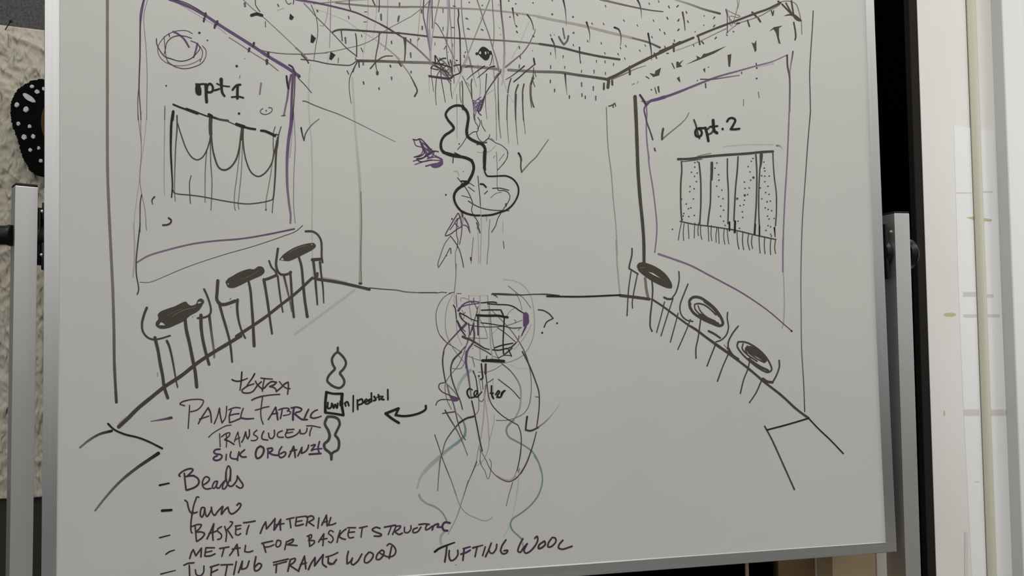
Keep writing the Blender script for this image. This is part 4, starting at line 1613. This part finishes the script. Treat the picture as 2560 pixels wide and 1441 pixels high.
N 48 780,1102 720,1102 682,1200 682,1330 720,1368 770,1280 800,1120 / 820,1290 860,1350 920,1280 980,1150 980,1092 / 1010,1250 1070,1318 1150,1220 1250,1110 1288,1072
N 52 1300,1082 1270,1190 1258,1285
N 50 1270,1285 1360,1160 1440,1092 / 1480,1230 1540,1280 1660,1220 1770,1100 1800,1012 1750,982 1690,1038
=AH
N 26 145,60 120,170 110,300 115,380 132,402
#handwriting_line|dark handwriting reading basket material
=AL
K 32>28 260,580 380,550 492,522
=AH
N 26 130,300 200,272 278,272 250,330 200,378
N 26 180,292 190,420 200,535
N 28 200,388 280,388 328,412 300,470 212,538
N 28 368,498 420,390 478,255 / 460,400 465,518
N 26 400,412 470,392 520,372
N 26 600,302 540,342 540,372 600,430 590,488 540,508
N 26 652,300 680,400 670,538
N 26 740,222 778,232 750,290 692,350 / 740,420 778,480
N 26 822,292 908,282
N 26 832,302 826,420
N 24 826,352 908,332
N 26 832,430 870,438 908,412
N 28 955,240 1040,230 1138,212
N 26 1040,282 1015,350 1000,425
N 28 1222,408 1260,310 1308,225 / 1320,338 / 1390,260 1458,172 / 1450,260 1440,355
N 28 1452,348 1500,270 1548,185 / 1540,270 1545,355
N 26 1472,272 1600,252
N 26 1642,185 1758,157
N 26 1692,182 1710,318
N 24 1792,155 1958,132
N 26 1800,162 1782,280
N 24 1792,222 1888,207
N 28 1792,290 1850,280 1908,262
N 28 1962,152 2050,132 2078,172 1992,230 / 2078,288
N 26 1982,155 1955,288
N 26 2160,162 2142,328
N 28 2205,278 2280,118 / 2290,288
N 24 2212,240 2300,212
N 26 2350,155 2312,280 / 2370,270 2428,247
#handwriting_line|dark handwriting reading metal for basket structure
=AL
K 32>30 402,952 480,895 592,857
=AH
N 28 92,812 120,720 150,670 / 190,768 / 240,700 280,645 / 272,785
N 26 352,640 488,640
N 26 350,652 332,770
N 24 352,712 448,692
N 28 342,775 420,770 498,737
N 28 572,652 718,627
N 26 640,652 606,778
N 28 732,762 790,680 850,585 / 872,765
N 26 772,662 898,642
N 26 985,602 972,700 / 1030,710 1102,690
N 28 1245,570 1330,550 1418,532
N 28 1270,582 1310,712
N 26 1282,632 1370,620 1438,592
N 26 1490,522 1470,600 1490,628 1540,600 1545,532 1495,520
N 26 1640,542 1612,668
N 28 1652,542 1750,502 1740,542 1652,590 / 1808,605
N 26 1972,457 2040,432 2040,470 1992,520
N 26 2000,462 2010,615
N 26 1992,522 2088,532 2078,570 2012,618
N 26 2152,548 2238,415 / 2222,605
N 26 2172,512 2288,492
N 24 2390,385 2345,362 2312,410 2360,450 2388,500 2350,558 2312,540
=U
N 30 232,350 192,470 172,575
N 32 340,322 250,400 205,470 / 280,510 328,520
N 30 372,300 518,300
N 30 385,390 500,378
N 30 400,335 378,430 402,490 482,480
N 30 592,305 738,272
N 28 645,300 622,478
N 34 978,312 900,292 832,342 900,382 1008,430 980,458 872,458
N 34 1062,290 1268,252
N 28 1190,282 1135,428
N 30 1282,272 1215,428
V 34 1292,272 1368,272 1330,330 1262,370
N 34 1262,382 1340,428 1398,402
N 30 1440,292 1445,388 1510,388 1558,330 1560,262
N 32 1680,300 1605,335 1602,390 1680,380 1750,290
N 34 1712,240 1830,228 1905,237
N 32 1870,240 1838,300 1840,340 1900,320 1960,272
V 40 1962,340 1992,262 2078,232 2060,290 / 2130,290
V 44 2295,212 2200,202 2152,270 2180,348 2248,358
#handwriting_line|dark handwriting reading tufting frame wood
=AL
K 30>24 285,1395 420,1360 615,1312
=AH
N 28 0,920 60,892 158,880
N 28 85,922 92,1100
N 26 182,992 200,1070 260,1088 310,1040 320,932
N 28 422,950 558,907
N 28 440,952 432,1100
N 28 432,1040 538,992
N 28 592,915 778,907
N 28 692,922 662,1085
N 28 838,862 797,1068
N 28 872,1038 935,855 / 920,985 / 1000,960 1042,852
N 30 1150,785 1125,950 1140,1010 1200,990 1240,912 1200,890 1132,950
N 28 1432,875 1668,820
N 26 1435,918 1640,862
N 28 1482,900 1472,1038
N 30 1702,830 1662,1015
N 28 1702,830 1780,812 1770,860 1692,922 / 1838,1018
N 30 1832,1008 1880,890 1928,775 / 1950,975
N 28 1862,910 1958,882
N 30 1992,988 2030,900 2098,795 / 2090,930 / 2150,850 2228,750 / 2220,900 2278,948
N 26 2272,788 2370,760 2462,717
N 30 2310,802 2310,880 2340,908
V 42>34 2312,885 2380,900 2438,832
=U
N 34 385,745 360,850 360,980 / 420,940 460,872 / 440,980 480,1000 / 560,930 638,795
N 34 770,762 700,850 690,950 740,960 830,880 850,800 795,762
N 34 1010,722 930,800 910,890 960,900 1040,820 1052,742 1015,722
N 34 1198,655 1150,878
N 32 1112,638 1150,602 1230,642 1278,740 1240,820 1150,850 1050,820 980,780
#handwriting_line|dark handwriting reading tufting wool
=AI
K 40>24 172,320 240,270 350,222 488,172
N 32 365,240 350,370 332,482
N 30 405,302 400,390 430,462 490,440 540,370 540,297
V 30 630,272 738,242
N 30 642,272 622,458
V 34 592,360 680,330 738,297
N 34>22 782,257 860,237 940,215
N 28 850,242 816,398
N 28 980,242 938,380
N 30 1075,182 1030,300 985,398
N 28 1040,292 1060,338 1100,343 1150,280 1165,202
N 30 1310,132 1250,222 1227,310 1262,353 1320,338 1338,297 1280,305
N 30 1580,112 1530,210 1502,310 1540,328 1590,260 1650,192 / 1600,310 1630,343 1700,310 1780,220 1820,130 1808,72 1772,105
N 32 1920,152 1842,212 1832,268 1880,258 1940,200 1930,152
N 30 2035,112 1990,180 1982,240 2030,240 2108,160 2100,102 2050,92
N 30 2220,137 2160,210 2152,258 2210,280 2290,260 2368,232
t M 12 20,0 512,533
#drawn_gourd|upper dark outline of a gourd beside the notes
=T
D 30 300,45 298,90
D 30 296,95 260,125 232,180 242,240 265,290 230,330 190,380 178,430 212,470 260,500 320,513 365,480 375,430 350,380 325,340 360,300 390,250 393,210 360,150 305,98
#drawn_pedestal|small black drawn box between the two gourds
K 28 165,560 240,578 355,580
K 34 168,562 156,680 155,795
K 28 165,800 260,812 365,830
K 40>30 350,590 345,700 365,820
#handwriting_line|black handwriting reading column / pedestal
K 22 185,682 186,750 220,740 230,692
K 22 240,702 252,748 270,702 290,748 300,692
f K 318,665 345,650 365,690 350,725 322,722
K 22 382,692 392,722
K 22 380,692 410,672 428,718
K 20 480,602 478,788
K 22 527,652 531,762
K 22 532,662 580,642 588,688 540,710
K 20 602,682 648,662 630,642 610,672 632,700 665,688
K 22 690,572 692,670
K 22 690,642 662,652 672,680 692,662
K 24 722,612 742,650 716,660
K 24 772,592 782,650
K 16 752,622 802,607
K 24 822,612 802,640 835,648
K 22 880,532 882,648
#drawn_gourd|lower dark outline of a gourd beside the notes
D 34 172,860 150,930 190,1010 205,1070 190,1120 142,1170 152,1220 200,1260 220,1285
D 32 230,1275 258,1255 300,1230 315,1150 300,1100 270,1060 290,1010 322,930 300,872 250,850 182,847
D 40>32 225,1285 225,1345
#drawn_arrow|bold black arrow pointing left to the pedestal
K 28 1322,720 1320,760 1260,800 1160,830 1060,840 970,828 / 1008,750
K 32 1005,750 855,810 / 930,870 1008,918
'''

def catmull(pts, step):
    if len(pts) < 3:
        n = max(1, int(math.dist(pts[0], pts[-1]) / (step * 3)))
        return [(pts[0][0] + (pts[-1][0] - pts[0][0]) * k / n, pts[0][1] + (pts[-1][1] - pts[0][1]) * k / n) for k in range(n + 1)]
    q = [(2 * pts[0][0] - pts[1][0], 2 * pts[0][1] - pts[1][1])] + pts + [(2 * pts[-1][0] - pts[-2][0], 2 * pts[-1][1] - pts[-2][1])]
    r = []
    for i in range(1, len(q) - 2):
        p0, p1, p2, p3 = q[i - 1:i + 3]
        d01, d12, d23 = (max(1e-3, math.dist(a, b) ** 0.5) for a, b in ((p0, p1), (p1, p2), (p2, p3)))
        m1 = [(p2[k] - p1[k]) + d12 * ((p1[k] - p0[k]) / d01 - (p2[k] - p0[k]) / (d01 + d12)) for k in (0, 1)]
        m2 = [(p2[k] - p1[k]) + d12 * ((p3[k] - p2[k]) / d23 - (p3[k] - p1[k]) / (d12 + d23)) for k in (0, 1)]
        n = max(2, int(math.dist(p1, p2) / step))
        for k in range(n):
            t = k / n; t2 = t * t; t3 = t2 * t
            r.append(tuple((2 * t3 - 3 * t2 + 1) * p1[c] + (t3 - 2 * t2 + t) * m1[c] + (-2 * t3 + 3 * t2) * p2[c] + (t3 - t2) * m2[c] for c in (0, 1)))
    r.append(pts[-1])
    return r

class Ink:
    def __init__(self): self.v = []; self.c = []; self.f = []
    def add(self, px, col, h):
        self.v.append((px, h)); self.c.append(col); return len(self.v) - 1

def lerp3(a, b, t): return tuple(a[i] + (b[i] - a[i]) * t for i in range(3))

def ribbon(ik, runs, w0, w1, c0, c1, h):
    """one marker stroke: runs of points joined at sharp corners, round ends"""
    total = sum(math.dist(a, b) for r in runs for a, b in zip(r, r[1:])) or 1
    s = 0.0
    for nr, r in enumerate(runs):
        h += 1.5e-6
        r = [r[0]] + [b for a, b in zip(r, r[1:]) if math.dist(a, b) > 0.05]
        if len(r) < 2: continue
        tn = []
        for i in range(len(r)):
            a, b = r[max(0, i - 1)], r[min(len(r) - 1, i + 1)]
            L = math.dist(a, b) or 1
            tn.append(((b[0] - a[0]) / L, (b[1] - a[1]) / L))
        prev = None
        def cap(i, sgn, w, col):
            c, (tx, ty) = r[i], tn[i]
            fan = [ik.add((c[0] + w * (sgn * tx * math.cos(a) - ty * math.sin(a)), c[1] + w * (sgn * ty * math.cos(a) + tx * math.sin(a))), col, h) for a in [math.pi * k / 8 - math.pi / 2 for k in range(9)]]
            ik.f.append(fan)
        for i, (x, y) in enumerate(r):
            if i: s += math.dist(r[i - 1], r[i])
            t = s / total
            w = (w0 + (w1 - w0) * t) / 2 * (1 + 0.03 * math.sin(s * 0.09 + x * 0.05)); col = lerp3(c0, c1, t)
            tx, ty = tn[i]
            h += 3e-8
            a = ik.add((x - ty * w, y + tx * w), col, h); b = ik.add((x + ty * w, y - tx * w), col, h)
            if i == 0: cap(0, -1, w, col)
            if prev: ik.f.append([prev[0], a, b, prev[1]])
            prev = (a, b)
            if i == len(r) - 1: cap(i, 1, w, col)

def parse():
    groups = []; fr = (0, 0, 1); cur = None
    for ln in STROKES.strip().splitlines():
        ln = ln.strip()
        if not ln: continue
        if ln[0] == '#':
            nm, lb = ln[1:].split('|'); cur = (nm, lb, []); groups.append(cur); continue
        if ln[0] == '=':
            k = ln[1:].split()
            fr = FRAMES[k[0]] if len(k) == 1 else tuple(map(float, k)); continue
        top = ln[0] == '!'
        tk = ln.lstrip('!').split()
        kind = 's'
        if tk[0] in '.tfp' and len(tk[0]) == 1: kind = tk.pop(0)
        cols = tk.pop(0).split('>')
        wd_ = (3.0, 3.0)
        if kind in 's.t':
            ws = [float(q) / fr[2] for q in tk.pop(0).split('>')]
            wd_ = tuple(q - min(0.4, 0.14 * q) for q in (ws[0], ws[-1]))
        vec = None
        if kind == 't': vec = tuple(float(q) / fr[2] for q in tk.pop(0).split(','))
        runs = [[]]
        for q in tk:
            if q == '/': runs.append([runs[-1][-1]]); continue
            x, y = map(float, q.split(','))
            runs[-1].append((fr[0] + x / fr[2], fr[1] + y / fr[2]))
        cur[2].append((kind, top, cols, wd_, vec, runs))
    return groups

GROUPS = parse()
order = sorted(((DARK[e[2][0]] + DARK[e[2][-1]], gi, ei) for gi, g in enumerate(GROUPS) for ei, e in enumerate(g[2]) if not e[1]), reverse=True)
HEIGHT = {(gi, ei): 0.00012 + 6e-7 * k for k, (_, gi, ei) in enumerate(order)}
NORD = len(order)
for gi, (nm, lb, els) in enumerate(GROUPS):
    ik = Ink()
    for ei, (kind, top, cols, (w0, w1), vec, runs) in enumerate(els):
        h = HEIGHT.get((gi, ei), 0.00012 + 6e-7 * (NORD + 20 + ei))
        c0, c1 = INKLIN[cols[0]], INKLIN[cols[-1]]
        if kind == 's':
            ribbon(ik, [catmull(r, 2.0) for r in runs], w0, w1, c0, c1, h)
        elif kind == 't':
            for x, y in runs[0]:
                ribbon(ik, [[(x - vec[0] / 2, y - vec[1] / 2), (x + vec[0] / 2, y + vec[1] / 2)]], w0, w1 * 0.8, c0, c1, h)
        elif kind == '.':
            for x, y in runs[0]:
                r = w0 / 2
                ik.f.append([ik.add((x + r * random.uniform(.86, 1.12) * math.cos(a), y + r * random.uniform(.86, 1.12) * math.sin(a)), c0, h) for a in [2 * math.pi * k / 12 for k in range(12)]])
        else:
            pts = runs[0]
            if kind == 'f': 
                pts = catmull(pts + pts[:1], 2.0)[:-1]
            ik.f.append([ik.add(p, c0, h) for p in pts])
    me = bpy.data.meshes.new(nm)
    vs = []
    for (x, y), h in ik.v:
        q = P(x, y, 0.0); vs.append((q.x, -h, q.z))
    me.from_pydata(vs, [], ik.f)
    at = me.attributes.new('ink', 'FLOAT_COLOR', 'POINT')
    for k, c in enumerate(ik.c): at.data[k].color = (*c, 1)
    me.materials.append(ink)
    o = bpy.data.objects.new(nm, me); COL.objects.link(o)
    o.parent = panel
    if lb: o['label'] = lb
